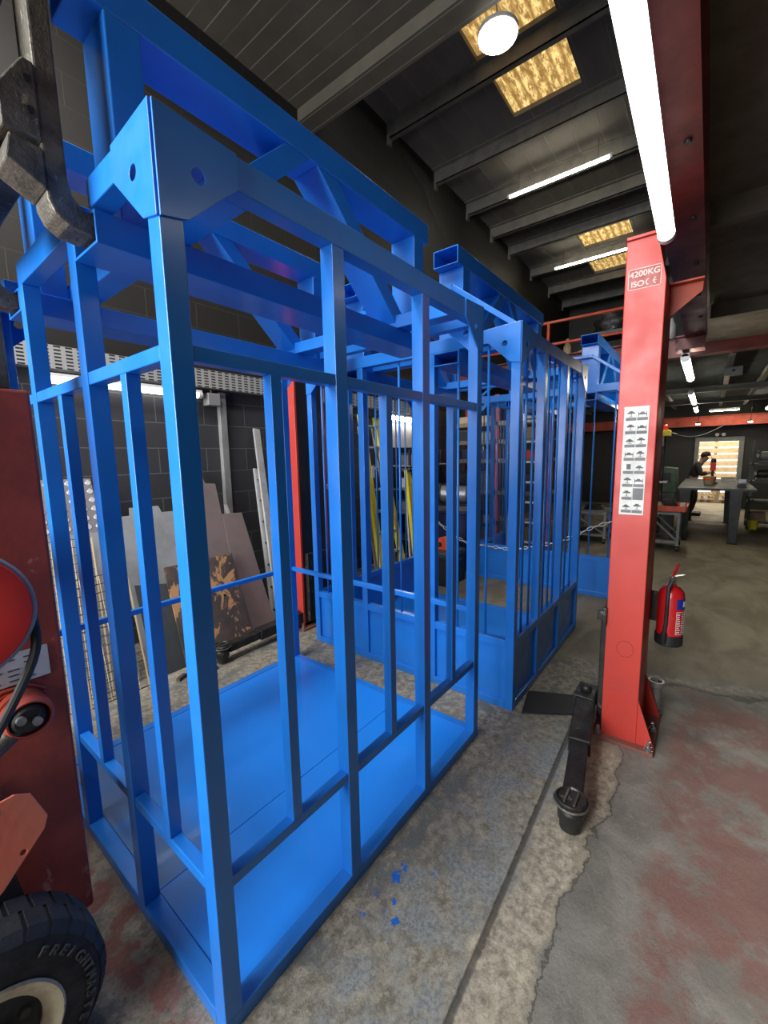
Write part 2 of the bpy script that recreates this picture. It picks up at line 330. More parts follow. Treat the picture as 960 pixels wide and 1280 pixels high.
def thing(name, label, cat, loc=(0, 0, 0), rz=0, group=None):
    o = bpy.data.objects.new(name, None); COL.objects.link(o); o.location = loc; o.rotation_euler = (0, 0, rz); o.empty_display_size = .1
    return tag(o, label, cat, group)
def tag(o, label=None, cat=None, group=None, kind=None):
    if label: o['label'] = label
    if cat: o['category'] = cat
    if group: o['group'] = group
    if kind: o['kind'] = kind
    return o
def struct(name, mb, mat, parent=None, bevel=0.):
    o = mb.build(name, mat, parent, bevel)
    if parent is None: o['kind'] = 'structure'
    return o
def circ(x, y, r, n=16, ry=None): return [(x+r*math.cos(2*math.pi*k/n), y+(ry or r)*math.sin(2*math.pi*k/n)) for k in range(n)]
def text(name, body, size, mat, parent, o, U, V, depth=.001):
    cu = bpy.data.curves.new(name, 'FONT'); cu.body = body; cu.size = size; cu.extrude = depth; cu.offset = size*.012
    t = bpy.data.objects.new(name, cu); COL.objects.link(t)
    me = bpy.data.meshes.new_from_object(t.evaluated_get(bpy.context.evaluated_depsgraph_get()))
    bpy.data.objects.remove(t); bpy.data.curves.remove(cu)
    me.name = name; me.materials.clear(); me.materials.append(M[mat]); ob = bpy.data.objects.new(name, me); COL.objects.link(ob)
    U = Vector(U).normalized(); V = Vector(V).normalized(); W = U.cross(V)
    mt = Matrix((U, V, W)).transposed().to_4x4(); mt.translation = Vector(o); ob.parent = parent; ob.matrix_local = mt
    return ob

def Wb(mb, name, mat, parent=None, bevel=0.):
    """build a mesh given in room coordinates under an (unrotated) Empty or part"""
    l = -parent.location if (parent is not None and parent.type == 'EMPTY') else (0, 0, 0)
    return mb.build(name, mat, parent, bevel, loc=l)

# ================================================================== the building
struct('floor', MB().box((-4.6, -4.0, -.15), (19.5, 4.1, 0)), 'floor')
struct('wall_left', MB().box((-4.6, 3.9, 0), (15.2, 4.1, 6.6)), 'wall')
struct('wall_right', MB().box((-4.6, -4.2, 0), (15.2, -4.0, 6.6)), 'wallx')
dy0, dy1, dz = -.62, .25, 1.86
struct('wall_back', MB().prism([(-4, 0), (dy0, 0), (dy0, dz), (dy1, dz), (dy1, 0), (3.9, 0), (3.9, 6.6), (-4, 6.6)], [], (15.0, 0, 0), (0, 1, 0), (0, 0, 1), (.2, 0, 0)), 'wallx')
struct('wall_front', MB().prism([(-4, 0), (.2, 0), (.2, 5.3), (3.7, 5.3), (3.7, 0), (3.9, 0), (3.9, 6.6), (-4, 6.6)], [], (-4.8, 0, 0), (0, 1, 0), (0, 0, 1), (.2, 0, 0)), 'wallx')
rl = [(3.95, 5.17), (5.49, 6.26), (9.9, 10.97), (11.6, 12.6)]
ry = [(1.59, 2.50), (1.59, 2.46), (1.60, 2.58), (1.60, 2.68)]
holes = [[(a, c), (b, c), (b, d), (a, d)] for (a, b), (c, d) in zip(rl, ry)]
struct('ceiling', MB().prism([(3.80, -4), (14.999, -4), (14.999, 3.899), (3.80, 3.899)], holes, (0, 0, 6.25), (1, 0, 0), (0, 1, 0), (0, 0, .06)), 'roof')
for i, ((a, b), (c, d)) in enumerate(zip(rl, ry)):
    # corrugated translucent sheet
    mb = MB(); n = 60; vs = []
    for k in range(n+1):
        yy = c-.12+(d-c+.24)*k/n; zz = 6.331+.016*math.sin(k*math.pi*2/5)
        vs += [(a-.12, yy, zz), (b+.12, yy, zz)]
    mb.add(vs, [(2*k, 2*k+1, 2*k+3, 2*k+2) for k in range(n)], True)
    o = struct('window_%d' % (i+1), mb, 'skyl'); so = o.modifiers.new('t', 'SOLIDIFY'); so.thickness = .004
struct('ceiling.001', MB().box((-4.599, -3.999, 5.47), (3.74, 3.899, 5.6)), 'soffit')
struct('trim_1', MB().box((3.745, -3.999, 5.34), (3.78, 3.899, 5.66)).box((3.55, -3.999, 5.34), (3.745, 3.899, 5.468)), 'soffit')
k = 2
for px in (5.22, 6.50, 7.66, 8.75, 9.72, 11.2, 12.7, 14.1):
    mb = MB().box((px, .2, 6.05), (px+.012, 3.9, 6.25)).box((px, .2, 6.05), (px+.075, 3.9, 6.062)).box((px-.07, .2, 6.238), (px+.012, 3.9, 6.25))
    mb.box((px-.01, 3.86, 5.97), (px+.06, 3.9, 6.10))
    struct('trim_%d' % k, mb, 'purlin'); k += 1

# mezzanine decks, beams and joists (all part of the building)
struct('ceiling.002', MB().box((-4.599, -3.999, 2.921), (6.655, .26, 3.04)), 'brownceil')
struct('ceiling.003', MB().box((6.825, -3.999, 2.921), (14.999, 3.899, 3.04)), 'teal')
def ibeam(p, q, wd, h, tf=.014, tw=.01):
    mb = MB(); p = Vector(p); q = Vector(q)
    for dz_ in (tf/2, h-tf/2): mb.bar(p+Vector((0, 0, dz_)), q+Vector((0, 0, dz_)), wd, tf)
    return mb.bar(p+Vector((0, 0, h/2)), q+Vector((0, 0, h/2)), tw, h-2*tf)
struct('trim_%d' % k, ibeam((-4.599, .172, 2.66), (5.0, .172, 2.66), .165, .26), 'redbeam'); k += 1
# bolts through the flange
mb = MB()
for bx in (1.3, 1.9, 2.5, 3.1, 3.7, 4.3, 4.85): mb.lathe([(.012, 0), (.012, .012)], (bx, .13, 2.648), (0, 0, 1), 6)
struct('trim_%d' % k, mb, 'darksteel'); k += 1
struct('trim_%d' % k, ibeam((6.74, -3.999, 2.79), (6.74, 3.899, 2.79), .16, .26), 'redbeam'); k += 1
struct('trim_%d' % k, ibeam((14.5, -4, 2.27), (14.5, 3.9, 2.27), .16, .27), 'orange'); k += 1
for jx in (9.9, 12.2):
    struct('trim_%d' % k, ibeam((jx, -3.999, 2.68), (jx, 3.899, 2.68), .12, .094), 'darkgrey'); k += 1
for jy in (-3.2, -2.6, -1.9, -1.2, -.62, -.14, .85, 1.6, 2.3, 3.0):
    mb = MB().box((6.83, jy-.004, 2.78), (14.5, jy+.004, 2.92)).box((6.83, jy-.035, 2.775), (14.5, jy+.035, 2.783))
    struct('trim_%d' % k, mb, 'joist'); k += 1
for jx in (-1.0, 1.0, 3.0, 5.0):
    struct('trim_%d' % k, MB().box((jx, -4, 2.80), (jx+.06, .08, 2.92)), 'brownceil'); k += 1
# housing added around the unseen fill lamp under the low soffit, above the camera
hs = MB().box((-.55, 1.80, 5.27), (1.15, 2.40, 5.30)).box((-.55, 1.80, 5.22), (-.52, 2.40, 5.27)).box((1.12, 1.80, 5.22), (1.15, 2.40, 5.27)).box((-.52, 1.80, 5.22), (1.12, 1.83, 5.27)).box((-.52, 2.37, 5.22), (1.12, 2.40, 5.27))
for hx in (-.3, .9): hs.box((hx, 2.09, 5.30), (hx+.02, 2.11, 5.47))
struct('trim_%d' % k, hs, 'grey'); k += 1
# steel column carrying the beam junction, right of the lift, deck support
struct('trim_%d' % k, MB().box((5.002, .10, 2.56), (5.20, .33, 2.66)), 'redbeam'); k += 1
# doorway frame
fr = MB().box((14.93, dy0-.10, .001), (14.999, dy0, dz)).box((14.93, dy1, .001), (14.999, dy1+.10, dz)).box((14.93, dy0-.10, dz), (14.999, dy1+.10, dz+.12))
struct('door_1', fr, 'grey', None, .004)
# yard seen through the doorway: pale boarded screen
mb = MB()
for i in range(13): mb.box((17.9, -2.2, .05+i*.21), (17.93, 2.0, .05+i*.21+.165))
for py in (-1.6, -.2, 1.3): mb.box((17.93, py, 0), (18.0, py+.09, 2.8))
fence = Wb(mb, 'board_fence', 'wood'); tag(fence, 'pale horizontal board fence in the sunlit yard outside the far doorway', 'fence')
def pallet(loc, rz, label):
    t = thing('pallet', label, 'pallet', loc, rz, None)
    mb = MB()
    for i in range(7): mb.box((-.5, -.6+i*.18, .11), (.5, -.6+i*.18+.11, .13))
    mb.build('deck_boards', 'wood', t)
    mb = MB()
    for by in (-.6, -.05, .5):
        mb.box((-.5, by, 0), (.5, by+.1, .02))
        for bx in (-.5, -.05, .4): mb.box((bx, by, .02), (bx+.1, by+.1, .11))
    mb.build('bearers', 'wood', t); return t
for i, lab in enumerate(('pale timber pallet lying lowest in the yard pile outside the far doorway', 'pale timber pallet in the middle of the yard pile outside the far doorway', 'pale timber pallet topmost of the yard pile outside the far doorway')):
    pallet((16.9, -.25, i*.132), .03*i, lab)

# ================================================================== blue cages
PT = .053
def gusset(mb, o, U, th_dir):
    """corner plate with a bolt hole; u runs away from the corner, v is height"""
    pl = [(0, 2.335), (.195, 2.325), (.195, 2.246), (.062, 2.125), (0, 2.112)]
    mb.prism(pl, [circ(.092, 2.228, .0165, 14)], o, U, (0, 0, 1), th_dir); return mb
def overhead(root, Lx, ya, yb, zt=2.75):
    """carrying beam on two uprights with a V of braces, over a fork pocket"""
    MB().boxtube((0, ya-.01, 2.165), (Lx, yb+.01, 2.246), .007).build('fork_pocket', 'blue', root, .002)
    b = MB().boxtube((0, ya, zt), (Lx+.05, yb, zt+.10), .006).build('lifting_beam', 'blue', root, .003)
    for ux in (.07, Lx-.09): MB().box((ux, ya, 2.246), (ux+.09, yb, zt)).build('upright', 'blue', root, .004)
    xc = Lx*.5
    for s in (-1, 1):
        a = xc+s*.02; e = Lx/2+s*(Lx/2-.23)
        vs = []
        for yy in (ya+.004, yb-.004): vs += [(a, yy, zt), (a+s*.115, yy, zt), (e+s*.115, yy, 2.246), (e, yy, 2.246)]
        MB().add(vs, [(0, 1, 2, 3), (7, 6, 5, 4), (0, 4, 5, 1), (1, 5, 6, 2), (2, 6, 7, 3), (3, 7, 4, 0)]).build('diagonal_brace', 'blue', root, .003)
def rail(root, a, b, name='rail', bevel=.003): return MB().box(a, b).build(name, 'blue', root, bevel)

def cage_open():
    """nearest cage: bars on two sides, handrail on the others"""
    t = thing('steel_cage', 'bright blue steel cage nearest the camera, its flat floor plate open to view', 'steel cage', (.464, .948, 0))
    Lx, Ly = 1.588, 1.585
    rail(t, (0, 0, 0), (Lx, PT, .05), 'base_rail'); rail(t, (0, PT, 0), (.055, Ly, .05), 'base_rail')
    rail(t, (.055, Ly-PT, 0), (Lx, Ly, .05), 'base_rail'); rail(t, (Lx-PT, PT, 0), (Lx, Ly-PT, .05), 'base_rail')
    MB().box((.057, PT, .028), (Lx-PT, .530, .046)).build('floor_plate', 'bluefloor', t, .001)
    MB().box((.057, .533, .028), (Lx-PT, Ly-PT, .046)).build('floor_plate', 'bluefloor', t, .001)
    for px in (0, .517, 1.025, Lx-PT): MB().boxtube((px, 0, .05), (px+PT, PT, 2.246), .004, 2).build('post', 'blue', t, .006)
    for py in (.511, 1.055): MB().boxtube((0, py, .05), (PT, py+PT, 2.246), .004, 2).build('post', 'blue', t, .006)
    MB().boxtube((0, Ly-PT, .05), (PT, Ly, 2.246), .004, 2).build('post', 'blue', t, .006)
    MB().boxtube((Lx-PT, Ly-PT, .05), (Lx, Ly, 2.246), .004, 2).build('post', 'blue', t, .006)
    # top ring
    rail(t, (.12, 0, 2.246), (Lx-.12, PT, 2.325), 'top_rail'); rail(t, (0, 0, 2.246), (.12, PT, 2.322), 'top_rail'); rail(t, (Lx-.12, 0, 2.246), (Lx, PT, 2.322), 'top_rail')
    rail(t, (0, PT, 2.255), (PT, .375, 2.325), 'top_rail'); rail(t, (0, .511, 2.246), (PT, 1.108, 2.325), 'top_rail'); rail(t, (0, 1.30, 2.246), (PT, Ly, 2.325), 'top_rail')
    rail(t, (PT, Ly-PT, 2.246), (Lx, Ly, 2.325), 'top_rail'); rail(t, (Lx-PT, PT, 2.246), (Lx, Ly-PT, 2.325), 'top_rail')
    for cx_ in (.168, Lx-.26): rail(t, (cx_, PT, 2.247), (cx_+.09, Ly-PT, 2.31), 'cross_member')
    # bar panels on the near side and the front
    for a, b in ((PT, .517), (.517+PT, 1.025), (1.025+PT, Lx-PT)):
        rail(t, (a, .002, 1.826), (b, .040, 1.862), 'upper_bar'); rail(t, (a, .004, .437), (b, .040, .472), 'lower_bar')
        mx = (a+b)/2; MB().boxtube((mx-.018, .003, .472), (mx+.018, .039, 1.826), .003, 2).build('slim_post', 'blue', t, .004)
    for a, b in ((PT, .511), (.511+PT, 1.055), (1.055+PT, Ly-PT)):
        rail(t, (.002, a, 1.826), (.040, b, 1.862), 'upper_bar')
        if b < 1.2:
            rail(t, (.004, a, .437), (.040, b, .472), 'lower_bar')
            my = (a+b)/2-.012; MB().boxtube((.003, my-.018, .472), (.039, my+.018, 1.826), .003, 2).build('slim_post', 'blue', t, .004)
    rail(t, (PT, Ly-.042, .742), (Lx-PT, Ly-.012, .772), 'hand_rail'); rail(t, (Lx-.042, PT, .742), (Lx-.012, Ly-PT, .772), 'hand_rail')
    for (x_, sx) in ((0, 1), (Lx, -1)):
        for (y_, sy) in ((0, 1), (Ly, -1)):
            mb = MB(); e = .006
            gusset(mb, (x_, y_-sy*e, 0), (sx, 0, 0), (0, sy*e, 0)); gusset(mb, (x_-sx*e, y_, 0), (0, sy, 0), (sx*e, 0, 0))
            mb.build('corner_gusset', 'blue', t, .0015)
    overhead(t, Lx, .350, .500); overhead(t, Lx, 1.125, 1.275)
    return t

def cage_rods():
    """walled-base cage with round bars"""
    t = thing('steel_cage', 'blue steel cage with a sheeted base and thin round bars, standing behind the nearest cage', 'steel cage', (2.385, .8715, 0))
    Lx, Ly = 1.585, 1.775; BZ = .455
    PX = (0, .45, .98, Lx-PT); PY = (0, .56, 1.17, Ly-PT)
    MB().box((PT, PT, .03), (Lx-PT, Ly-PT, .045)).build('floor_plate', 'bluefloor', t)
    for (a, b) in (((0, 0), (Lx, 0)), ((0, Ly-PT), (Lx, Ly-PT))):
        rail(t, (a[0], a[1], 0), (b[0], a[1]+PT, .05), 'base_rail'); rail(t, (a[0]+PT, a[1]+.002, BZ-.05), (b[0]-PT, a[1]+PT-.002, BZ), 'sill_rail')
    rail(t, (0, PT, 0), (PT, Ly-PT, .05), 'base_rail'); rail(t, (.002, PT, BZ-.05), (PT-.002, Ly-PT, BZ), 'sill_rail'); rail(t, (Lx-PT, PT, 0), (Lx, Ly-PT, .05), 'base_rail')
    MB().box((PT, .022, .05), (Lx-PT, .028, BZ-.05)).build('side_sheet', 'blue', t); MB().box((PT, Ly-.028, .05), (Lx-PT, Ly-.022, BZ-.05)).build('side_sheet', 'blue', t)
    MB().box((.022, PT, .05), (.028, Ly-PT, BZ-.05)).build('front_sheet', 'blue', t)
    for px in PX:
        for py in (0, Ly-PT): MB().boxtube((px, py, .05), (px+PT, py+PT, 2.246), .004, 2).build('post', 'blue', t, .005)
    for py in PY[1:3]: MB().boxtube((0, py, .05), (PT, py+PT, 2.246), .004, 2).build('post', 'blue', t, .005)
    for py in (0, Ly-PT): rail(t, (0, py, 2.246), (Lx, py+PT, 2.325), 'top_rail')
    rail(t, (0, PT, 2.246), (PT, Ly-PT, 2.325), 'top_rail'); rail(t, (Lx-PT, PT, 2.246), (Lx, Ly-PT, 2.325), 'top_rail')
    for cx_ in (.168, Lx-.26): rail(t, (cx_, PT, 2.247), (cx_+.09, Ly-PT, 2.31), 'cross_member')
    def rod(x_, y_): MB().tube([(x_, y_, BZ), (x_, y_, 2.25)], .008, 8).build('round_bar', 'blue', t)
    for i in range(3):
        a = PX[i]+PT; b = PX[i+1]
        for q in ((1/3, 2/3) if i != 1 else (.25, .5, .75)):
            for yy in (.026, Ly-.026): rod(a+(b-a)*q, yy)
    for yy in (.20, .40, .73, .86, 1.36, 1.50, 1.63): rod(.026, yy)
    # raised ridge bar from corner to corner over the fork pockets
    for fx in (.04, Lx-.04):
        MB().bar((fx, .03, 2.32), (fx, .45, 2.63), .03, .03).bar((fx, .45, 2.63), (fx, Ly-.45, 2.63), .03, .03).bar((fx, Ly-.45, 2.63), (fx, Ly-.03, 2.32), .03, .03).build('ridge_bar', 'blue', t, .003)
    for (x_, sx) in ((0, 1), (Lx, -1)):
        for (y_, sy) in ((0, 1), (Ly, -1)):
            mb = MB(); e = .006
            gusset(mb, (x_, y_-sy*e, 0), (sx, 0, 0), (0, sy*e, 0)); gusset(mb, (x_-sx*e, y_, 0), (0, sy, 0), (sx*e, 0, 0))
            mb.build('corner_gusset', 'blue', t, .0015)
    overhead(t, Lx, .395, .565); overhead(t, Lx, Ly-.565, Ly-.395)
    return t
def dup(root, loc, label):
    r = root.copy(); COL.objects.link(r); r.location = loc; r['label'] = label
    for ch in list(root.children):
        c = ch.copy(); COL.objects.link(c); c.parent = r
        for gch in ch.children: d = gch.copy(); COL.objects.link(d); d.parent = c
    return r
cageA = cage_open()
cageB = cage_rods()
cageC = dup(cageB, (5.0, .61, 0), 'blue steel cage farthest away, half hidden behind the red lift column and the middle cage')

# chain hung across the opening of the far cage
def chain(P, name, label):
    t = thing(name, label, 'chain', P[0]); mb = MB(); pts = []
    for i in range(len(P)-1):
        a = Vector(P[i]); b = Vector(P[i+1]); n = max(2, int((b-a).length/.06))
        for k_ in range(n): pts.append(a+(b-a)*k_/n)
    pts.append(Vector(P[-1]))
    for i in range(len(pts)-1):
        a, b = pts[i], pts[i+1]; d = (b-a); ln_ = d.length*.72; d.normalize(); s = d.cross(Vector((0, 0, 1))).normalized(); u = s.cross(d)
        w_ = s if i % 2 else u; c_ = (a+b)/2
        ring = [c_+d*(ln_*.72*math.cos(q*math.pi/5))+w_*(.016*math.sin(q*math.pi/5)) for q in range(10)]
        m1 = MB().tube(ring, .0055, 6, True); mb.add(m1.v, m1.f, True)
    tag(Wb(mb, 'chain_links', 'white', t), None, None, None, None); return t
chain([(4.975, 2.96, .70), (4.95, 2.66, .52), (4.95, 2.48, .445), (4.95, 1.85, .425), (4.95, 1.3, .59), (4.95, .96, .79), (4.975, .64, .93)], 'chain', 'pale steel chain slung low across the front of the farthest blue cage')

# ================================================================== two-post lift
def lift_column(name, label, x0, yo, yi, arms):
    """C-shaped column; yo = closed outer face, yi = open side towards the other column"""
    t = thing(name, label, 'vehicle lift', (x0+.18, (yo+yi)/2, 0)); s = 1 if yi > yo else -1
    H_, D = 2.62, .36
    # web + two flanges + lips; the top tapers inwards on the outer side
    def poly(off): return [(yo+off, .012), (yi, .012), (yi, H_), (yo+s*.045, H_), (yo+off, 2.41)]
    mb = MB()
    for fx in (x0, x0+D-.012): mb.prism(poly(0), [], (fx, 0, 0), (0, 1, 0), (0, 0, 1), (.012, 0, 0))
    a, b = sorted((yo, yo+s*.012)); mb.box((x0+.012, a, .012), (x0+D-.012, b, 2.41))
    mb.bar((x0+D/2, yo+s*.004, 2.41), (x0+D/2, yo+s*.049, H_), D-.024, .010, (0, 1, 0))
    a, b = sorted((yi, yi-s*.010)); mb.box((x0+.012, a, .012), (x0+.024, b, H_)); mb.box((x0+D-.024, a, .012), (x0+D-.012, b, H_))
    Wb(mb, 'column', 'red', t, .004)
    Wb(MB().box((x0-.012, min(yo+s*.04, yi), H_), (x0+D+.012, max(yo+s*.04, yi), H_+.014)), 'top_cap', 'red', t, .002)
    bp = Wb(MB().box((x0-.045, min(yo-s*.085, yi+s*.045), 0), (x0+D+.10, max(yo-s*.085, yi+s*.045), .02)), 'base_plate', 'dusty', t, .003)
    for bx, by in ((x0-.02, yo-s*.06), (x0-.02, yi+s*.01), (x0+D+.07, yi+s*.01), (x0+D*.5, yo-s*.06)):
        Wb(MB().lathe([(.020, .02), (.020, .026)], (bx, by, 0), (0, 0, 1), 16).lathe([(.016, .026), (.016, .042)], (bx, by, 0), (0, 0, 1), 6).lathe([(.009, .042), (.009, .068)], (bx, by, 0), (0, 0, 1), 12), 'anchor_bolt', 'chrome', bp)
    for gx in (x0+.002, x0+D-.014): Wb(MB().prism([(0, .02), (.085, .02), (.0, .27)], [], (gx, yo, 0), (0, -s, 0), (0, 0, 1), (.012, 0, 0)), 'gusset_plate', 'red', t, .002)
    Wb(MB().box((x0+.026, min(yi-s*.004, yi-s*.008), .05), (x0+D-.026, max(yi-s*.004, yi-s*.008), 2.56)), 'cavity_dark_sheet', 'black', t)  # added black sheet: the dark hollow of the column put in as colour
    # carriage and lifting screw inside
    Wb(MB().box((x0+.05, min(yo+s*.03, yi+s*.035), .07), (x0+D-.05, max(yo+s*.03, yi+s*.035), .72)), 'carriage', 'darksteel', t, .006)
    Wb(MB().tube([(x0+D/2, yo+s*.06, .05), (x0+D/2, yo+s*.06, 2.58)], .018, 12), 'lifting_screw', 'black', t)
    for (px, py, dx, dy) in arms:
        hub = Wb(MB().box((px-.09, py-.055, .07), (px+.09, py+.055, .165)).lathe([(.032, .165), (.032, .19), (.02, .20)], (px, py, 0), (0, 0, 1), 16), 'arm_knuckle', 'darksteel', t, .006)
        q = Vector((px+dx, py+dy, .11)); p = Vector((px, py, .115)); d = (q-p).normalized()
        arm = Wb(MB().bar(p, p+(q-p)*.56, .105, .085).bar(p+(q-p)*.50, q-d*.02, .082, .064), 'swing_arm', 'darksteel', t, .006)
        e = q+d*.025
        Wb(MB().lathe([(.050, .055), (.053, .06), (.053, .10), (.040, .115)], (e.x, e.y, 0), (0, 0, 1), 24).lathe([(.044, .015), (.044, .07)], (e.x, e.y, 0), (0, 0, 1), 20), 'pad_socket', 'darksteel', arm)
        pad = Wb(MB().lathe([(.036, .115), (.062, .135), (.064, .150), (.058, .155), (.054, .147), (.02, .147)], (e.x, e.y, 0), (0, 0, 1), 28), 'lift_pad', 'darksteel', arm)
        mb = MB()
        for k_ in range(2): mb.bar((e.x-.04, e.y-.02+k_*.04, .152), (e.x+.04, e.y-.02+k_*.04, .152), .008, .008)
        Wb(mb.tube([(e.x+.068*math.cos(a_*.35), e.y+.068*math.sin(a_*.35), .135) for a_ in range(18)], .005, 6, True), 'pad_ring', 'forksteel', arm)
    return t
lc = lift_column('lift_column', 'tall red lift column in the right foreground marked 4200KG with a pictogram sheet', 2.47, .215, .388, [(2.62, .50, -.87, -.13)])
lift_column('lift_column', 'second red lift column seen through the blue bars near the dark left wall', 2.47, 3.075, 2.907, [(2.40, 2.965, -.72, -.02)])
# markings on the near column (face x = 2.47)
fx = 2.4695
y0_, y1_, z0_, z1_ = .236, .374, 2.388, 2.484
Wb(MB().box((fx-.0003, y0_, z0_), (fx+.0003, y1_, z1_)), 'capacity_panel', 'redpanel', lc)
pl = MB()
for a, b in (((y0_, z0_), (y1_, z0_+.003)), ((y0_, z1_-.003), (y1_, z1_)), ((y0_, z0_), (y0_+.003, z1_)), ((y1_-.003, z0_), (y1_, z1_))): pl.box((fx-.0012, a[0], a[1]), (fx, b[0], b[1]))
Wb(pl, 'capacity_frame', 'pinkline', lc)
text('capacity_marking', '4200KG', .0375, 'pinkline', lc, Vector((fx, .3685, 2.446))-lc.location, (0, -1, 0), (0, 0, 1))
text('standard_marking', 'ISO', .0375, 'pinkline', lc, Vector((fx, .362, 2.401))-lc.location, (0, -1, 0), (0, 0, 1))
mb = MB()
def arc(mb, cy_, cz_, r, a0, a1, n=10, th=.0048):
    pts = [(cy_+r*math.cos(math.radians(a0+(a1-a0)*i/n)), cz_+r*math.sin(math.radians(a0+(a1-a0)*i/n))) for i in range(n+1)]
    for p, q in zip(pts, pts[1:]): mb.bar((fx-.0008, p[0], p[1]), (fx-.0008, q[0], q[1]), .0012, th, (0, q[1]-p[1], -(q[0]-p[0])))
    return mb
arc(mb, .284, 2.414, .0135, -75, 75); arc(mb, .254, 2.414, .0135, -75, 75); mb.box((fx-.0014, .2545, 2.4125), (fx, .2665, 2.4155))
Wb(mb, 'conformity_marking', 'pinkline', lc)
ss = Wb(MB().box((fx-.0012, .249, 1.279), (fx, .358, 1.828)), 'pictogram_sheet', 'label', lc)
mb = MB(); mg = MB(); rowh = (.549-.012)/8
for r in range(8):
    zb = 1.828-.004-(r+1)*rowh
    for c_ in range(2):
        yr = .358-.005-(c_+1)*.0495
        if r == 6 and c_ == 1: mg.box((fx-.002, yr, zb+.003), (fx-.001, yr+.046, zb+rowh-.004)); continue
        mg.box((fx-.002, yr, zb+.002), (fx-.001, yr+.046, zb+.017))
        q = zb+.030; yc = yr+.023
        kind = (r*2+c_) % 5
        if r == 4 and c_ == 0: mb.box((fx-.002, yc-.011, q-.005), (fx-.001, yc+.008, q+.022)); continue
        # small vehicle silhouette with lift posts or blocks under it
        mb.prism([(-.017, 0), (.017, 0), (.016, .006), (.009, .008), (.005, .014), (-.007, .014), (-.011, .008), (-.017, .006)], [], (fx-.001, yc, q+(.006 if kind in (0, 2) else .0)), (0, -1, 0), (0, 0, 1), (-.001, 0, 0))
        if kind in (0, 2, 4): mb.box((fx-.002, yc-.0015, q-.009), (fx-.001, yc+.0015, q+.006)); mb.box((fx-.002, yc-.010, q-.010), (fx-.001, yc+.010, q-.008))
        if kind in (1, 3): mb.box((fx-.002, yc-.019, q-.009), (fx-.001, yc-.016, q+.014)); mb.box((fx-.002, yc+.016, q-.009), (fx-.001, yc+.019, q+.014))
mg.box((fx-.002, .3030, 1.283), (fx-.001, .3036, 1.824))
Wb(mb, 'pictograms', 'ink', ss); Wb(mg, 'caption_bars', 'ink2', ss)
mb = MB(); cpts = circ(.292, .545, .040, 26, .045)
for p, q in zip(cpts, cpts[1:]+cpts[:1]): mb.bar((fx-.0003, p[0], p[1]), (fx-.0003, q[0], q[1]), .001, .0018, (0, q[1]-p[1], -(q[0]-p[0])))
Wb(mb, 'access_cover_outline', 'redbeam', lc)
Wb(MB().box((2.445, .385, .66), (2.475, .405, .76)).box((2.44, .40, .69), (2.47, .43, .74)), 'arm_lock_bracket', 'darksteel', lc, .003)
# triangular bracket off the column top to the overhead beam
Wb(MB().prism([(.215, 2.435), (.078, 2.435), (.080, 2.39), (.215, 2.285)], [], (2.70, 0, 0), (0, 1, 0), (0, 0, 1), (.012, 0, 0)).box((2.66, .075, 2.435), (2.80, .215, 2.445)), 'head_bracket', 'orange', lc, .002)

# floor cable cover between the two lift columns (only the piece outside the cages)
cc = MB().prism([(2.40, .818), (2.66, .866), (2.83, .52), (2.60, .50)], [], (0, 0, 0), (1, 0, 0), (0, 1, 0), (0, 0, .012))
tag(Wb(cc, 'floor_cover', 'black', None, .003), 'flat black cover strip on the floor between the middle cage and the red column foot', 'floor cover')

# steel pin in a socket standing on the base plate, by the column foot
t = thing('pipe_adapter', 'short grey steel tube adapter standing behind the foot of the near red column', 'lift adapter', (2.880, .165, .0205))
MB().lathe([(.045, 0), (.045, .012), (.030, .02), (.030, .155), (.042, .165), (.042, .20), (.034, .20), (.034, .17), (.02, .165)], (0, 0, 0), (0, 0, 1), 24).build('tube_body', 'steel', t)
MB().bar((-.03, 0, .195), (.03, 0, .195), .012, .012).bar((0, -.03, .195), (0, .03, .195), .012, .012).build('saddle', 'darksteel', t)

# fire extinguisher hung on the back of the column
ex, ey = 2.80, .118
t = thing('fire_extinguisher', 'red fire extinguisher with black base hanging behind the near lift column', 'fire extinguisher', (ex, ey, .50))
MB().lathe([(.001, .03), (.062, .03), (.065, .06), (.065, .285), (.060, .312), (.045, .334), (.022, .345), (.018, .36)], (0, 0, 0), (0, 0, 1), 32).build('cylinder', 'extred', t)
MB().lathe([(.03, 0), (.060, 0), (.069, .008), (.069, .062), (.066, .066)], (0, 0, 0), (0, 0, 1), 32).build('foot_ring', 'black', t)
vv = MB().lathe([(.016, .355), (.018, .36), (.018, .385), (.010, .39), (.010, .40)], (0, 0, 0), (0, 0, 1), 16).build('valve', 'chrome', t)
MB().bar((-.01, .012, .392), (.05, -.05, .402), .018, .006).build('carry_handle', 'chrome', vv)
MB().bar((.01, .0, .398), (-.005, -.025, .475), .018, .007).build('squeeze_lever', 'extred', vv)
MB().tube([(-.02, .0, .372), (-.055, .0, .385), (-.075, .012, .35), (-.075, .014, .25), (-.073, .014, .14), (-.074, .02, .07)], .0095, 10).build('hose', 'black', t)
MB().lathe([(.010, 0), (.014, .01), (.016, .06), (.012, .065)], (-.074, .02, .02), (0, 0, 1), 12).build('nozzle', 'black', t)
def wrap(mb, a0, a1, z0, z1, r, n=10):
    vs = []
    for i in range(n+1):
        a_ = math.radians(a0+(a1-a0)*i/n)
        for rr, zz in ((r, z0), (r, z1), (r+.0008, z1), (r+.0008, z0)): vs.append((rr*math.cos(a_), rr*math.sin(a_), zz))
    fs = [(4*i+j, 4*i+(j+1) % 4, 4*i+4+(j+1) % 4, 4*i+4+j) for i in range(n) for j in range(4)]+[(0, 1, 2, 3), (4*n+3, 4*n+2, 4*n+1, 4*n)]
    return mb.add(vs, fs, True)
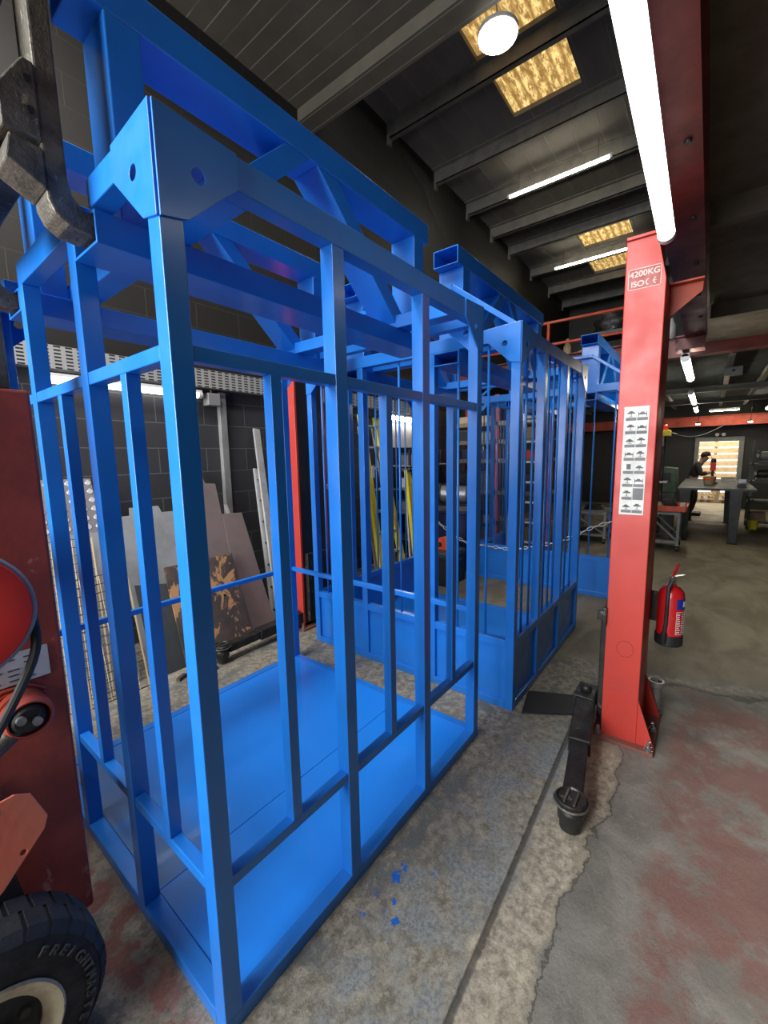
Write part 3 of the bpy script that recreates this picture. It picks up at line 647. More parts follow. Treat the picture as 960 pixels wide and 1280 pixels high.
la = wrap(MB(), -152, -92, .225, .285, .0655).build('class_label', 'labelblue', t)
mb = MB(); random.seed(3)
for (a0, a1, z0, z1) in [(-151, -149, .08, .21), (-96, -94, .08, .21), (-151, -94, .208, .211), (-151, -94, .079, .082)]: wrap(mb, a0, a1, z0, z1, .0655, 6)
for i in range(9):
    z0 = .09+i*.0128
    for a0, a1 in ((-147, -128-random.randint(0, 8)), (-122, -100-random.randint(0, 8))): wrap(mb, a0, a1, z0, z0+.006, .0655, 4)
for a0, a1 in ((-118, -112), (-108, -102)): wrap(mb, a0, a1, .24, .27, .0664, 3)
mb.build('instruction_print', 'label', t)
MB().box((.0, .0665, .12), (.02, .0965, .30)).build('wall_bracket', 'darksteel', t, .002)

# ================================================================== lamps
def batten(label, p, q, r=.034, glow='led', loc=None, hang=None, group=None):
    p = Vector(p); q = Vector(q); t = thing('tube_light', label, 'strip light', (p+q)/2, 0, group); d = (q-p).normalized(); s = d.cross(Vector((0, 0, 1)))
    up = Vector((0, 0, r*.7))
    Wb(MB().bar(p+up, q+up, r*1.7, r*.9), 'housing', 'white', t, .003)
    Wb(MB().tube([p+d*.03, q-d*.03], r, 16), 'diffuser', glow, t)
    for e, sg in ((p, 1), (q, -1)): Wb(MB().tube([e, e+d*sg*.035], r*1.06, 16), 'end_cap', 'white', t)
    if hang:
        for f_ in (.12, .88):
            a = p+(q-p)*f_+up; Wb(MB().tube([a, a+Vector((0, 0, hang))], .004, 6), 'hanger', 'darksteel', t)
    return t
batten('large glowing strip light overhead at top right, under the red beam', (.72, .190, 2.515), (2.27, .207, 2.515), .031, 'led', hang=.122)
batten('warm strip light across the roof bays, nearer one', (7.42, 1.42, 5.93), (7.42, 3.0, 5.93), .025, 'led2', hang=.301)
batten('warm strip light across the roof bays, farther one half behind the red column', (10.8, 1.5, 5.93), (10.8, 3.2, 5.93), .025, 'led2', hang=.301)
batten('glowing strip light fixed to the black wall below the perforated tray', (.90, 3.83, 2.21), (2.13, 3.83, 2.21), .034, 'led')
batten('first strip light under the upper deck, right of the red column', (5.05, .248, 2.49), (6.55, .248, 2.49), .036, 'led2', hang=.403)
batten('second strip light under the upper deck, beyond the first', (8.35, .30, 2.52), (10.2, .30, 2.52), .036, 'led2', hang=.26)
batten('third, most distant strip light in line under the upper deck', (11.9, .33, 2.60), (13.3, .33, 2.60), .036, 'led2', hang=.18)
batten('strip light under the deck at the right edge of the picture', (14.2, -1.06, 2.62), (12.6, -1.06, 2.62), .036, 'led2', hang=.18)
batten('strip light on the dark wall behind the yellow stepladders', (5.05, 3.84, 2.195), (5.85, 3.84, 2.18), .040, 'led2')
t = thing('pendant_lamp', 'round white pendant lamp hanging in front of the nearest yellow rooflight', 'pendant lamp', (4.0, 1.74, 5.30))
MB().lathe([(.172, .0), (.178, .004), (.178, .03), (.15, .05), (.06, .075), (.05, .12), (.02, .13)], (0, 0, 0), (0, 0, 1), 40).build('housing', 'grey', t)
MB().lathe([(.165, -.012), (.168, 0)], (0, 0, 0), (0, 0, 1), 40).build('diffuser', 'round', t)
MB().tube([(0, 0, .12), (.02, .05, .45), (.0, .0, .95)], .006, 8).build('cord', 'black', t)
t = thing('emergency_light', 'twin-headed white emergency light on the wall above the far doorway', 'emergency light', (14.96, -.20, 2.04))
MB().box((-.04, -.12, 0), (.04, .12, .05)).build('body', 'darkgrey', t)
for yy in (-.07, .07): MB().lathe([(.045, 0), (.045, .05)], (-.04, yy, .0), (-1, 0, 0), 16).build('lamp_head', 'white', t)
t = thing('ceiling_light', 'flat white ceiling light just beyond the far red beam, above the doorway', 'ceiling light', (13.9, -.22, 2.62))
MB().box((-.06, -.30, 0), (.06, .30, .05)).build('housing', 'white', t); MB().box((-.05, -.29, -.01), (.05, .29, 0)).build('diffuser', 'led2', t)
MB().tube([(0, 0, .05), (0, 0, .30)], .006, 6).build('stem', 'darksteel', t)

# ================================================================== left wall services
t = thing('cable_tray', 'long perforated grey cable tray running along the left wall above the strip light', 'cable tray', (2.5, 3.86, 2.28))
Wb(MB().box((-1.5, 3.80, 2.28), (6.0, 3.804, 2.445)), 'perforated_side', 'tray', t)
Wb(MB().box((-1.5, 3.804, 2.28), (6.0, 3.895, 2.286)).box((-1.5, 3.804, 2.44), (6.0, 3.815, 2.447)), 'flanges', 'galv', t)
for bx in (-.6, .6, 1.8, 3.0, 4.2, 5.4): Wb(MB().box((bx, 3.81, 2.25), (bx+.03, 3.898, 2.28)), 'bracket', 'galv', t)
t = thing('junction_box', 'grey electrical box on the black wall at the end of the strip light', 'electrical box', (2.24, 3.86, 2.13))
Wb(MB().box((2.185, 3.80, 2.12), (2.31, 3.90, 2.235)), 'enclosure', 'grey', t, .006)
Wb(MB().tube([(2.25, 3.86, 2.235), (2.25, 3.86, 2.2790)], .010, 8), 'gland_pipe', 'grey', t)
tag(Wb(MB().box((2.325, 3.845, .0), (2.395, 3.90, 2.255)), 'cable_trunking', 'grey', None, .003), 'tall narrow grey cable trunking running down the black wall from the electrical box', 'trunking')
t = thing('pale_board', 'pale board on the dark wall just under the strip light behind the stepladders', 'board', (5.4, 3.88, 1.75))
Wb(MB().box((4.95, 3.86, 1.74), (5.95, 3.90, 2.10)), 'board', 'label', t, .003)

# ================================================================== sheets and offcuts leaning on the left wall
def lean(name, label, cat, pts, y0, mat, th=.006, holes=()):
    """outline given as (x, height up the slope); the sheet leans back to the wall from y0"""
    k_ = .42; L_ = math.sqrt(1+k_*k_)
    o = MB().prism(pts, holes, (0, y0, th*k_/L_+.0008), (1, 0, 0), (0, k_/L_, 1/L_), (0, th/L_, -th*k_/L_)).build(name, mat, None, .0008)
    return tag(o, label, cat)
Lz = lambda z_: z_*math.sqrt(1+.42*.42)
lean('chequer_plate', 'silver chequer plate sheet leaning on the wall, leftmost and tallest of the leaning sheets', 'metal sheet', [(.45, 0), (1.165, 0), (1.165, Lz(1.47)), (.45, Lz(1.48))], 3.225, 'chequer')
lean('steel_sheet', 'large grey galvanised sheet with three folded tabs leaning on the wall beside the chequer plate', 'metal sheet', [(1.20, 0), (1.50, 0), (1.72, Lz(1.165)), (1.60, Lz(1.165)), (1.585, Lz(1.22)), (1.36, Lz(1.225)), (1.35, Lz(1.165)), (1.27, Lz(1.165)), (1.20, Lz(1.12))], 3.16, 'galv')
lean('steel_sheet', 'tall brown steel sheet with a stepped top, leaning behind the nearest cage corner post', 'metal sheet', [(1.72, 0), (2.04, 0), (2.16, Lz(1.37)), (2.06, Lz(1.38)), (2.045, Lz(1.505)), (1.80, Lz(1.52))], 3.17, 'pinksheet')
lean('steel_sheet', 'brown steel sheet leaning at a slant right of the stepped brown sheet', 'metal sheet', [(2.02, 0), (2.34, 0), (2.335, Lz(1.08)), (2.13, Lz(1.09))], 3.15, 'pinksheet')
lean('steel_sheet', 'low dark grey sheet leaning in front of the galvanised sheet', 'metal sheet', [(1.22, 0), (1.46, 0), (1.47, Lz(.62)), (1.24, Lz(.66))], 3.115, 'darkgrey')
lean('scorched_plate', 'rusty scorched plate with a small hole leaning in front of the brown sheets', 'metal plate', [(1.44, 0), (2.05, 0), (2.072, Lz(.745)), (1.465, Lz(.745))], 3.085, 'rust', .012, [circ(1.90, Lz(.42), .012, 12)])
lean('steel_offcut', 'small pale strip offcut standing behind the slanting brown sheet', 'metal offcut', [(2.19, Lz(.9)), (2.23, Lz(.9)), (2.215, Lz(1.17)), (2.185, Lz(1.17))], 3.165, 'alu')
def mesh_panel(label, x0, x1, H_, y0, shear):
    t = thing('wire_mesh_panel', label, 'mesh panel', ((x0+x1)/2, y0, 0)); k_ = .42
    P = lambda u, z_: (x0+(x1-x0)*u+shear*z_, y0+k_*z_, z_+.004)
    mb = MB(); n = int((x1-x0)/.055)
    for i in range(n+1): mb.tube([P(i/n, 0), P(i/n, H_)], .0028, 5)
    Wb(mb, 'upright_wires', 'wire', t)
    mb = MB(); n = int(H_/.055)
    for i in range(n+1): mb.tube([P(0, H_*i/n), P(1, H_*i/n)], .0028, 5)
    Wb(mb, 'cross_wires', 'darksteel', t)
    mb = MB(); 
    for u in (0, 1): mb.bar(P(u, 0), P(u, H_), .010, .006)
    Wb(mb, 'edge_bars', 'wire', t); return t
mesh_panel('square wire mesh panel in front of the chequer plate, the taller of the two', .40, .945, 1.05, 3.12, .095)
mesh_panel('square wire mesh panel leaning right of the taller one, against the galvanised sheet', .80, 1.155, .79, 3.07, .05)
lean('backing_sheet', 'pale brown sheet leaning directly behind the wire mesh panels', 'metal sheet', [(.42, 0), (1.15, 0), (1.19, Lz(.80)), (1.12, Lz(1.07)), (.42, Lz(1.07))], 3.19, 'galv')
# aluminium ladder section leaning beside the sheets, seen edge on
t = thing('aluminium_ladder', 'narrow silver ladder leaning on the black wall, seen edge-on left of the red lift column', 'ladder', (2.5, 3.3, 0))
a0 = Vector((2.44, 3.215, .012)); a1 = Vector((2.74, 3.86, 1.92)); off = Vector((-.07, .10, -.05))
Wb(MB().bar(a0, a1, .025, .075, (1, 0, 0)), 'side_rail', 'alu', t, .002); Wb(MB().bar(a0+Vector((-.035, .045, -.0)), a0+Vector((-.035, .045, -.0))+(a1-a0)*.78, .02, .06, (1, 0, 0)), 'side_rail', 'alu', t, .002)
for i in range(7):
    p = a0+(a1-a0)*(.06+i*.11); Wb(MB().bar(p, p+Vector((-.035, .045, -.0)), .03, .02), 'rung', 'darksteel', t)
# short scrap bars on the floor at the foot of the sheets
for i, (bx_, by_, ang, ln_) in enumerate(((1.50, 3.02, .25, .20), (1.50, 2.90, -.20, .16), (1.34, 2.97, .9, .12))):
    d = Vector((math.cos(ang), math.sin(ang)*.4, 0))*ln_/2
    o = MB().bar(Vector((bx_, by_, .0135))-d, Vector((bx_, by_, .0135))+d, .03, .025).build('scrap_bar', 'darksteel' if i != 2 else 'rust', None, .002)
    tag(o, ('longest dark scrap bar on the floor, against the foot of the rusty plate', 'dark scrap bar on the floor, nearest the blue cage floor plate', 'rusty stub of bar on the floor, leftmost of the three scrap bars')[i], 'scrap metal')

# ================================================================== forklift (only its front end is in view)
fk = thing('forklift', 'worn red forklift at the left edge with dirty forks under the nearest cage', 'forklift', (-.3, 1.8, 0))
mb = MB().box((-.12, 1.50, .16), (.335, 1.66, 1.80))
ms = Wb(mb, 'mast_cheek', 'forkred', fk, .008)
Wb(MB().box((-.12, 2.35, .16), (.335, 2.50, 1.80)), 'mast_cheek', 'forkred', fk, .008)
for yy in (1.52, 2.36): Wb(MB().box((.19, yy, 1.80), (.30, yy+.12, 3.4)), 'mast_channel', 'forksteel', fk, .006)
Wb(MB().box((.20, 1.64, .35), (.26, 2.36, .50)).box((.20, 1.64, 1.2), (.26, 2.36, 1.35)), 'mast_crossbar', 'darksteel', fk, .006)
Wb(MB().box((.305, 1.40, 2.30), (.365, 2.75, 2.42)), 'carriage_bar', 'darksteel', fk, .006)
Wb(MB().box((.305, 1.40, 2.72), (.365, 2.75, 2.84)), 'carriage_bar', 'darksteel', fk, .006)
Wb(MB().box((.30, 1.60, 2.25), (.34, 1.68, 2.9)).box((.30, 2.30, 2.25), (.34, 2.38, 2.9)), 'carriage_plate', 'darksteel', fk, .004)
for fy in (1.346, 2.15):
    pl = [(.372, 3.05), (.372, 2.235), (.385, 2.205), (.41, 2.188), (.46, 2.183), (1.50, 2.195), (1.50, 2.205), (.52, 2.228), (.45, 2.236), (.425, 2.26), (.418, 2.30), (.414, 3.05)]
    w0 = fy-.055 if fy < 2 else fy
    f_ = Wb(MB().prism(pl, [], (0, fy-.045, 0), (1, 0, 0), (0, 0, 1), (0, .10, 0)), 'fork', 'forksteel', fk, .005)
    # hooks and lug with bolt holes on the shank
    Wb(MB().prism([(.300, 2.355), (.372, 2.355), (.372, 2.52), (.350, 2.52), (.300, 2.44)], [], (0, fy-.05, 0), (1, 0, 0), (0, 0, 1), (0, .12, 0)), 'fork_hook', 'forksteel', f_, .004)
    Wb(MB().prism([(.30, 2.29), (.372, 2.25), (.372, 2.34), (.31, 2.345)], [], (0, fy-.05, 0), (1, 0, 0), (0, 0, 1), (0, .11, 0)), 'lower_hook', 'forksteel', f_, .004)
    for hz in (2.41, 2.475): Wb(MB().lathe([(.008, 0), (.008, .004)], (.355, fy-.052, hz), (0, -1, 0), 12), 'hook_bolt', 'black', f_)
# inner mast seen beside the shank
Wb(MB().box((.27, 1.37, 2.35), (.315, 1.45, 3.3)), 'backrest_bar', 'darksteel', fk, .004)
def curve(P, n=6):
    P = [Vector(p) for p in P]; out = []
    for i in range(len(P)-1):
        a, b, c_, d = P[max(i-1, 0)], P[i], P[i+1], P[min(i+2, len(P)-1)]
        for k_ in range(n):
            u = k_/n; out.append(.5*((2*b)+(c_-a)*u+(2*a-5*b+4*c_-d)*u*u+(3*b-a-3*c_+d)*u**3))
    return out+[P[-1]]
# red drum cover with a worn pale edge and dished centre
cov = Wb(MB().lathe([(.155, 0), (.162, .004), (.162, .026), (.157, .030)], (.092, 1.335, 1.255), (0, -1, 0), 48), 'drum_rim', 'galv', fk)
Wb(MB().lathe([(.148, .0), (.153, .03), (.149, .036), (.082, .036), (.06, .024), (.03, .022)], (.092, 1.335, 1.255), (0, -1, 0), 48), 'drum_cover', 'drumred', fk)
Wb(MB().lathe([(.045, .02), (.045, .034), (.03, .038)], (.085, 1.335, 1.255), (0, -1, 0), 24), 'drum_hub', 'forksteel', fk)
Wb(MB().lathe([(.05, 0), (.05, .17)], (.085, 1.505, 1.255), (0, -1, 0), 20), 'drum_axle', 'darksteel', fk)
# tilt cylinder boss, rod and hose
Wb(MB().lathe([(.052, 0), (.056, .01), (.056, .09), (.049, .10), (.045, .10), (.043, .06), (.02, .06)], (.225, 1.50, .915), (0, -1, 0), 32), 'tilt_boss', 'forkred', fk)
Wb(MB().lathe([(.040, 0), (.040, .085), (.030, .095)], (.222, 1.49, .915), (0, -1, 0), 24), 'pivot_bush', 'darksteel', fk)
for bz, bx in ((.925, .205), (.908, .238)): Wb(MB().lathe([(.011, 0), (.011, .012)], (bx, 1.395, bz), (0, -1, 0), 14), 'pivot_bolt', 'steel', fk)
Wb(MB().tube([(.215, 1.43, .90), (.05, 1.41, .80), (-.2, 1.41, .68)], .026, 14), 'tilt_cylinder', 'forksteel', fk)
Wb(MB().tube(curve([(.215, 1.37, 1.33), (.238, 1.35, 1.26), (.245, 1.32, 1.19), (.235, 1.31, 1.12), (.19, 1.32, 1.02), (.14, 1.33, .93), (.08, 1.33, .84), (-.05, 1.33, .72)]), .011, 10), 'hydraulic_hose', 'black', fk)
Wb(MB().tube([(.135, 1.44, 1.12), (.15, 1.45, 1.0), (.16, 1.46, .93)], .006, 8), 'grease_pipe', 'tan', fk)
dp = Wb(MB().box((.165, 1.496, .985), (.300, 1.4995, 1.075)), 'data_plate', 'label', fk)
mb = MB(); random.seed(9)
for i in range(5):
    for j in range(3):
        if random.random() < .75: mb.box((.172+j*.036, 1.4952, .995+i*.015), (.172+j*.036+random.uniform(.012, .03), 1.4962, .999+i*.015))
Wb(mb, 'plate_print', 'ink', dp)
for dz_, rr in ((.965, .02), (.952, .015)): Wb(MB().tube([(.14, 1.494, dz_-.01), (.19, 1.492, dz_+.012), (.245, 1.492, dz_+.010), (.285, 1.494, dz_-.02)], .005, 6), 'weld_bead', 'forkred', fk)
# mudguard / step plate
vs = [(-.32, .60), (.010, .835), (.150, .845), (.178, .83), (.200, .765), (.190, .74), (.105, .660), (-.12, .52), (-.32, .40)]
MG = MB(); UU = Vector((1, 0, 0)); VV = Vector((0, .25, .97))
Wb(MB().prism([(a, b-.75) for a, b in vs], [circ(.147, -.035, .006, 12)], (0, 1.19, .75), UU, VV, (0, .010, -.003)), 'step_plate', 'salmon', fk, .003)
Wb(MB().bar((.12, 1.24, .75), (.12, 1.50, .70), .03, .05).bar((-.2, 1.24, .55), (-.2, 1.50, .55), .03, .05), 'step_bracket', 'black', fk)
Wb(MB().bar((.10, 1.36, .70), (.15, 1.36, .35), .03, .05).bar((.02, 1.42, .70), (.05, 1.42, .30), .05, .05), 'axle_stay', 'black', fk)
# chassis
Wb(MB().box((-1.6, 1.45, .22), (-.13, 2.55, .85)).box((-1.6, 1.5, .85), (-.9, 2.5, 1.25)), 'chassis', 'forkred', fk, .03)
Wb(MB().tube([(.02, 1.38, .25), (.02, 2.62, .25)], .07, 16), 'axle', 'darksteel', fk)
# wheels
def wheel(wx, wy, s, R_=.252):
    w_ = .17; prof = [(.135, .02), (.150, .0), (.175, -.004), (.210, .0), (.236, .010), (.247, .026), (R_-.002, .045), (R_-.002, w_-.045), (.247, w_-.026), (.236, w_-.010), (.175, w_), (.135, w_-.02)]
    ty = Wb(MB().lathe(prof, (wx, wy, .2548), (0, -s, 0) if False else (0, s, 0), 64), 'tyre', 'rubber', fk)
    mb = MB()
    for side in (0, 1):
        for i in range(30):
            a_ = 2*math.pi*(i+side*.5)/30; c_ = Vector((math.cos(a_), 0, math.sin(a_))); tt = Vector((-math.sin(a_), 0, math.cos(a_)))
            y_a = wy+s*(.006 if side == 0 else w_-.006); y_b = wy+s*w_*.5
            o_ = Vector((wx, 0, .2548)); hw = .021
            def P(r, y_, h_): q = o_+c_*r+tt*h_; return (q.x, y_, q.z)
            vs = [P(.232, y_a, -hw), P(.232, y_a, hw), P(R_, y_a+s*(.022 if side == 0 else -.022), hw), P(R_, y_a+s*(.022 if side == 0 else -.022), -hw), P(R_-.02, y_b, -hw), P(R_-.02, y_b, hw), P(R_+.002, y_b, hw), P(R_+.002, y_b, -hw)]
            mb.add(vs, [(0, 1, 2, 3), (4, 7, 6, 5), (0, 4, 5, 1), (1, 5, 6, 2), (2, 6, 7, 3), (3, 7, 4, 0)])
    Wb(mb, 'tread_blocks', 'rubber', ty)
    rim = Wb(MB().lathe([(.146, .008), (.152, -.004), (.147, -.009), (.136, -.004), (.128, .006), (.110, .012), (.104, .05), (.110, .06), (.146, .06), (.146, .008)], (wx, wy, .2548), (0, s, 0), 48, False), 'wheel_rim', 'cream', ty)
    Wb(MB().lathe([(.108, .045), (.08, .050), (.05, .040), (.03, .040)], (wx, wy, .2548), (0, s, 0), 48), 'wheel_disc', 'darksteel', ty)
    Wb(MB().lathe([(.055, .045), (.055, .02), (.045, .0), (.03, -.008)], (wx, wy, .2548), (0, s, 0), 24), 'hub', 'darksteel', ty)
    for i in range(5):
        a_ = 2*math.pi*i/5+.3; Wb(MB().lathe([(.012, .045), (.012, .012)], (wx+.082*math.cos(a_), wy, .2548+.082*math.sin(a_)), (0, s, 0), 6), 'wheel_nut', 'darksteel', ty)
    for rr in (.178, .224): Wb(MB().tube([(wx+rr*math.cos(q*math.pi/32), wy-s*(.002 if rr < .2 else -.010), .2548+rr*math.sin(q*math.pi/32)) for q in range(64)], .0022, 6, True), 'sidewall_ring', 'rubber', ty)
    return ty
ty = wheel(.035, 1.205, 1)
wheel(.035, 2.80, -1); 
wheel(-1.25, 1.26, 1); wheel(-1.25, 2.75, -1)
for i, ch_ in enumerate('FREIGHTMASTER'):
    a_ = math.radians(53-i*7.4); r_ = .197; c_ = Vector((.035+r_*math.cos(a_), 1.1995, .2548+r_*math.sin(a_)))
    U = Vector((math.sin(a_), 0, -math.cos(a_))); V = Vector((math.cos(a_), 0, math.sin(a_)))
    text('sidewall_letter', ch_, .030, 'rubtext', ty, c_-U*.010, U, V, .002)

# ================================================================== back of the shop
def bx(mb, x0, y0, z0, x1, y1, z1): return mb.box((x0, y0, z0), (x1, y1, z1))
# long bench on thick legs
t = thing('workbench', 'long dark steel workbench with thick legs in front of the lit far doorway', 'workbench', (10.7, -.12, 0))
Wb(bx(MB(), 9.15, -.66, .915, 12.35, .42, .955), 'bench_top', 'darkgrey', t, .004)
for lx in (9.25, 12.0):
    for ly in (.30, -.40):
        Wb(MB().bar((lx, ly, .02), (lx, ly, .915), .11, .10, (1, 0, 0), .17, .20), 'leg', 'darkgrey', t, .004)
        Wb(bx(MB(), lx-.08, ly-.07, 0, lx+.08, ly+.07, .02), 'foot_pad', 'black', t)
Wb(bx(MB(), 9.2, -.6, .84, 12.3, -.56, .915).box((9.2, .34, .84), (12.3, .38, .915)), 'apron', 'darkgrey', t)
t = thing('wooden_tub', 'small tan round tub standing on the far workbench', 'tub', (10.1, -.03, .955))
MB().lathe([(.075, 0), (.092, .05), (.098, .15), (.10, .16), (.094, .16), (.085, .03)], (0, 0, 0), (0, 0, 1), 24).build('tub_body', 'tan', t); MB().lathe([(.101, .10), (.102, .125)], (0, 0, 0), (0, 0, 1), 24).build('hoop', 'crate', t)
t = thing('bench_drill', 'red and black hand drill stand behind the tan tub on the far workbench', 'drill', (10.45, -.07, .955))
bx(MB(), -.1, -.09, 0, .1, .09, .03).build('base', 'darkgrey', t); MB().tube([(.05, 0, .03), (.05, 0, .50)], .018, 10).build('pillar', 'steel', t)
MB().box((-.09, -.045, .26), (.07, .045, .42)).build('motor', 'drumred', t, .01); MB().tube([(-.05, 0, .14), (-.05, 0, .26)], .022, 12).build('chuck', 'black', t); MB().lathe([(.04, .42), (.045, .46), (.03, .49)], (0, 0, 0), (0, 0, 1), 16).build('motor_cap', 'black', t)
t = thing('bench_vice', 'grey vice on the right end of the far workbench', 'vice', (9.6, -.48, .955))
bx(MB(), -.10, -.06, 0, .10, .06, .05).box((-.12, -.04, .05), (.02, .04, .12)).build('body', 'darkgrey', t, .006); bx(MB(), -.16, -.05, .07, -.12, .05, .15).build('jaw', 'steel', t); MB().tube([(-.22, -.06, .09), (-.22, .08, .09)], .008, 8).build('handle', 'steel', t)
t = thing('flat_box', 'low pale box lying at the back of the far workbench', 'box', (11.6, -.35, .955))
bx(MB(), -.15, -.12, 0, .15, .12, .07).build('carton', 'label', t, .003); bx(MB(), -.152, -.122, .055, .152, .122, .075).build('lid', 'tan', t)
# green machine
t = thing('green_machine', 'green sheet metal machine cabinet left of the far workbench', 'machine', (9.9, .62, 0))
bx(MB(), -.3, -.14, 0, .3, .20, .82).build('cabinet', 'darkgrey', t, .01); MB().prism([(-.17, .82), (.22, .82), (.20, 1.27), (.05, 1.30), (-.15, 1.28)], [], (-.3, 0, 0), (0, 1, 0), (0, 0, 1), (.6, 0, 0)).build('hood', 'green', t, .015)
bx(MB(), -.31, -.07, 1.02, -.30, .06, 1.2).build('opening', 'black', t); bx(MB(), -.31, .10, 1.16, -.30, .15, 1.22).build('switch_plate', 'black', t)
# trolley with crate and tools
def trolley(label, loc, w_, d_, h_, name='tool_trolley'):
    t = thing(name, label, 'trolley', loc)
    fr = MB()
    for sx in (-1, 1):
        for sy in (-1, 1): fr.box((sx*d_/2-.02, sy*w_/2-.02, .11), (sx*d_/2+.02, sy*w_/2+.02, h_))
    for sy in (-1, 1): fr.box((-d_/2, sy*w_/2-.018, h_-.04), (d_/2, sy*w_/2+.018, h_-.002)).box((-d_/2, sy*w_/2-.018, .13), (d_/2, sy*w_/2+.018, .17)).bar((-d_/2, sy*w_/2, h_-.05), (d_/2, sy*w_/2, .17), .025, .03)
    for sx in (-1, 1): fr.box((sx*d_/2-.018, -w_/2, h_-.04), (sx*d_/2+.018, w_/2, h_-.002)).box((sx*d_/2-.018, -w_/2, .13), (sx*d_/2+.018, w_/2, .17)).bar((sx*d_/2, w_/2, h_-.05), (sx*d_/2, -w_/2, .17), .03, .025)
    fr.build('frame', 'grey', t, .002); MB().box((-d_/2-.01, -w_/2-.01, h_), (d_/2+.01, w_/2+.01, h_+.012)).build('top_tray', 'grey', t); MB().box((-d_/2, -w_/2, .17), (d_/2, w_/2, .18)).build('shelf', 'darkgrey', t)
    for sx in (-1, 1):
        for sy in (-1, 1):
            c_ = MB().lathe([(.02, -.02), (.05, -.018), (.05, .018), (.02, .02)], (sx*d_/2, sy*w_/2, .05), (0, 1, 0), 20).build('castor', 'black', t)
            MB().box((sx*d_/2-.03, sy*w_/2-.03, .10), (sx*d_/2+.03, sy*w_/2+.03, .112)).build('castor_plate', 'steel', c_)
    return t
trolley('grey tool trolley carrying the orange crate, just right of the red column', (8.35, .53, 0), .42, .6, .63)
t = thing('plastic_crate', 'bright orange plastic tray lying on the grey tool trolley', 'crate', (8.35, .49, .642))
mb = bx(MB(), -.33, -.26, 0, .33, .26, .012).box((-.33, -.26, 0), (-.315, .26, .09)).box((.315, -.26, 0), (.33, .26, .09)).box((-.33, -.26, 0), (.33, -.245, .09)).box((-.33, .245, 0), (.33, .26, .09)); mb.build('tray', 'crate', t, .004)
MB().box((-.345, -.275, .08), (.345, -.26, .092)).box((-.345, .26, .08), (.345, .275, .092)).box((-.345, -.275, .08), (-.33, .275, .092)).box((.33, -.275, .08), (.345, .275, .092)).build('rim', 'crate', t)
random.seed(12)
stuff = [('rag_bundle', 'crumpled pale rag on the heap in the orange tray', 'rag', 'tan', (8.2, .63, .656), .085), ('glove_pair', 'yellow work glove lying on top of the orange tray', 'glove', 'yellow', (8.15, .43, .656), .065), ('cloth_bag', 'dark cloth bag at the back of the orange tray', 'bag', 'cloth', (8.47, .50, .656), .125), ('paper_cup', 'white paper cup at the right of the heap in the orange tray', 'cup', 'white', (8.2, .29, .656), .06)]
def lump(name, label, cat, mat, loc, r, flat=.6, seed=1):
    random.seed(seed); bm = bmesh.new(); bmesh.ops.create_icosphere(bm, subdivisions=3, radius=r)
    ph = [random.uniform(0, 6) for _ in range(6)]
    for v in bm.verts:
        n_ = v.co.normalized(); f_ = 1+.16*math.sin(5*n_.x+ph[0])*math.sin(4*n_.y+ph[1])+.12*math.sin(9*n_.z+ph[2]+3*n_.x)+.07*math.sin(14*n_.y+ph[3])
        v.co *= f_; v.co.z = max(v.co.z*flat, -r*.45)+r*.45
    me = bpy.data.meshes.new(name); bm.to_mesh(me); bm.free(); me.materials.append(M[mat])
    for p in me.polygons: p.use_smooth = True
    o = bpy.data.objects.new(name, me); COL.objects.link(o); o.location = loc; return tag(o, label, cat)
for i, (n_, l_, c_, m_, p_, r_) in enumerate(stuff[:3]): lump(n_, l_, c_, m_, p_, r_, .9 if i != 1 else .5, i+2)
tag(MB().lathe([(.028, 0), (.038, .12), (.034, .12), (.025, .008)], (0, 0, 0), (0, 0, 1), 18).build('paper_cup', 'white', None, 0, stuff[3][4]), stuff[3][1], 'cup')
trolley('low trolley with castors seen between the far blue cage bars and the red column', (8.4, 1.62, 0), .50, .7, .56)
t = thing('hose_coil', 'dark hose coil lying on the low trolley left of the red column', 'hose coil', (8.4, 1.62, .572))
for k_ in range(4): MB().tube([((.16-.01*k_)*math.cos(a_*.4), (.16-.01*k_)*math.sin(a_*.4), .015+.022*k_) for a_ in range(16)], .012, 8, True).build('coil', 'black', t)
# pillar machine with yellow head
t = thing('pillar_machine', 'dark pillar machine with a yellow head and red knob beyond the red column', 'machine', (8.95, .66, 0))
bx(MB(), -.15, -.14, 0, .15, .14, .05).build('base', 'darkgrey', t, .005); MB().tube([(.04, .0, .05), (.04, 0, 2.0)], .03, 14).build('pillar', 'darksteel', t)
bx(MB(), -.18, -.10, 1.87, .12, .09, 1.975).build('head', 'yellow', t, .012); MB().lathe([(.02, 1.975), (.055, 1.99), (.06, 2.04), (.035, 2.075)], (-.06, 0, 0), (0, 0, 1), 20).build('knob', 'drumred', t)
bx(MB(), -.12, -.10, 1.05, .10, .10, 1.08).build('table', 'steel', t); MB().tube([(-.08, 0, 1.70), (-.08, 0, 1.87)], .02, 12).build('spindle', 'steel', t); MB().tube([(-.1, -.1, 1.93), (-.12, -.2, 1.90)], .008, 8).build('feed_handle', 'steel', t)
